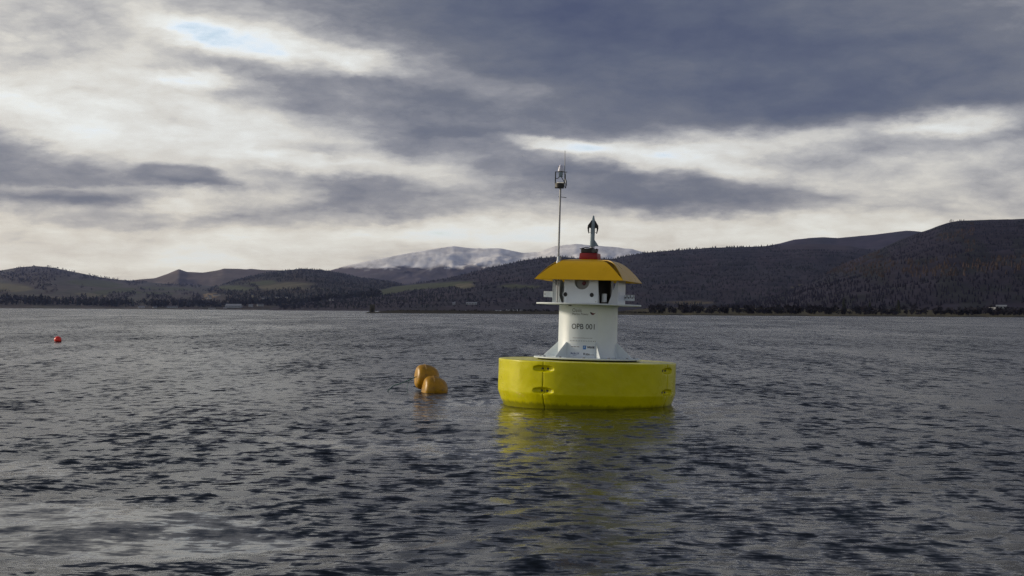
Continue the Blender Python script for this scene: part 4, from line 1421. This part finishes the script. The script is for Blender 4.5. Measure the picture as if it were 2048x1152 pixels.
# ruined stone tower on the tip of the spit
a = math.atan((745 - 1024) / F)
tw = empty('stone_tower', (461 * K * math.sin(a), 461 * K * math.cos(a), 0.25), -a)
tag(tw, 'dark stone tower with an open doorway on the tip of the spit', 'tower')
MB().prism([(-1.55, 0), (-0.42, 0), (-0.42, 2.2), (-0.2, 2.55), (0.2, 2.55), (0.42, 2.2), (0.42, 0), (1.35, 0), (1.20, 4.1), (0.6, 4.35), (0.1, 4.1), (-0.4, 4.45), (-1.15, 4.0)], 0.5, Matrix.Translation((0, -1.0, 0))).build('front_wall', M_stone, tw)
MB().prism([(-1.5, 0), (1.35, 0), (1.2, 4.0), (-1.1, 4.2)], 0.5, Matrix.Translation((0, 1.0, 0))).build('rear_wall', M_stone, tw)
for s in (-1, 1):
    MB().prism([(-0.74, 0), (0.74, 0), (0.74, 4.0), (-0.74, 4.1)], 0.5, Matrix.Translation((s * 1.02 - 0.04, 0, 0)) @ Matrix.Rotation(R(90), 4, 'Z')).build('side_wall', M_stone, tw)
MB().prism([(-3.6, -0.4), (2.6, -0.4), (1.9, 0.35), (-2.3, 0.35)], 5.0).build('plinth', M_stone, tw)

# pillars on the skyline of the steep hill
a_m = math.atan((1903 - 1024) / F)
dcm = 2500 * 1.0
rm = max(np.arange(2300 * K, 2750 * K, 5.0), key=lambda r: float((right.height(np.array([a_m]), np.array([r]))[0][0]) / r))
zm = float(right.height(np.array([a_m]), np.array([rm]))[0][0])
mon = empty('hilltop_monument', (rm * math.sin(a_m), rm * math.cos(a_m), zm - 0.5), -a_m)
tag(mon, 'row of dark stone pillars on the crest of the right hill', 'monument')
for x, w, h in ((-5.2, 1.2, 4.2), (-2.3, 1.6, 6.6), (0.6, 1.4, 6.4), (4.2, 1.3, 5.6)):
    MB().prism([(x - w / 2, 0), (x + w / 2, 0), (x + w * .42, h), (x - w * .42, h)], 1.4).build('pillar', M_stone, mon)
MB().box((-0.85, 0, 6.4), (4.2, 1.3, 1.0)).build('lintel', M_stone, mon)

# single conifers that stand out from the woods
M_bark = paint('bark', (0.05, 0.036, 0.026), 0.95, 0, 0.3, 2)
M_needle = paint('dark_needles', (0.018, 0.024, 0.017), 0.9, 0, 0.35, 0.8)


def conifer(px, r, h, label, dz=0.0):
    r = r * K
    a = math.atan((px - 1024) / F)
    root = empty('conifer_tree', (r * math.sin(a), r * math.cos(a), ground_z(px, r) + dz - 0.1))
    tag(root, label, 'tree', 'single dark conifers by the shore')
    MB().tube([(0, 0, 0), (0.01 * h, 0, 0.5 * h), (0, 0, 0.97 * h)], [0.028 * h, 0.018 * h, 0.004 * h], 6).build('trunk', M_bark, root)
    bm = bmesh.new()
    for i in range(260):
        t = random.random() ** 0.8
        z = h * (0.10 + 0.88 * t)
        rad = h * 0.21 * (1 - t) ** 0.85 * random.uniform(0.35, 1.0) + 0.012 * h
        g = random.uniform(0, 6.283)
        c = Vector((rad * math.cos(g), rad * math.sin(g), z - 0.22 * rad))
        s = h * 0.055 * (1.2 - 0.6 * t)
        d = Vector((math.cos(g), math.sin(g), -0.35))
        n = d.cross(Vector((0, 0, 1))).normalized()
        vs = [bm.verts.new(c + d * s), bm.verts.new(c - d * s * 0.8 + n * s * 0.6), bm.verts.new(c - d * s * 0.8 - n * s * 0.6), bm.verts.new(c + Vector((0, 0, s * 0.8)))]
        bm.faces.new((vs[0], vs[1], vs[3])); bm.faces.new((vs[0], vs[3], vs[2])); bm.faces.new((vs[0], vs[2], vs[1]))
    me = bpy.data.meshes.new('crown')
    bm.to_mesh(me)
    bm.free()
    link('crown', me, M_needle, root)


conifer(1688, 600, 10.5, 'dark conifer on the right shore, leftmost of three')
conifer(1740, 620, 8.5, 'dark conifer on the right shore, lowest of three')
conifer(1797, 600, 9.5, 'dark conifer on the right shore, nearest the white-roofed cottage')
conifer(329, 2330, 17, 'dark conifer above the far left shore buildings', 3.0)
conifer(100, 2330, 14, 'dark conifer on the far left shore below the field hill', 3.0)

# a gull far off
g0 = at(1042, 312, 400)
gull = empty('gull', g0, 0.5)
tag(gull, 'tiny dark gull flying left of the lantern mast', 'bird')
M_gull = paint('grey_feathers', (0.16, 0.16, 0.17), 0.8)
MB().lathe([(0, -0.24), (0.045, -0.14), (0.07, 0), (0.05, 0.14), (0.025, 0.22), (0, 0.26)], 10, Matrix.Rotation(R(90), 4, 'X')).build('body', M_gull, gull)
for s in (-1, 1):
    MB().prism([(s * 0.04, 0.02), (s * 0.30, 0.16), (s * 0.66, 0.05), (s * 0.64, 0.03), (s * 0.30, 0.11), (s * 0.04, -0.03)], 0.16).build('wing', M_gull, gull)

# ------------------------------------------------------------------ air
hz = MB().box((0, 7700, 330), (18000, 16600, 710))
hz = hz.build('haze', None)
tag(hz, kind='stuff')
m = bpy.data.materials.new('thin_haze')
m.use_nodes = True
t = NT(m.node_tree)
m.node_tree.nodes.clear()
pv = t.n('ShaderNodeVolumePrincipled')
pv.inputs['Color'].default_value = (0.38, 0.49, 0.95, 1)
pv.inputs['Density'].default_value = 2.0e-5
pv.inputs['Anisotropy'].default_value = 0.2
t.n('ShaderNodeOutputMaterial', ins={'Volume': pv.outputs[0]})
hz.data.materials.append(m)
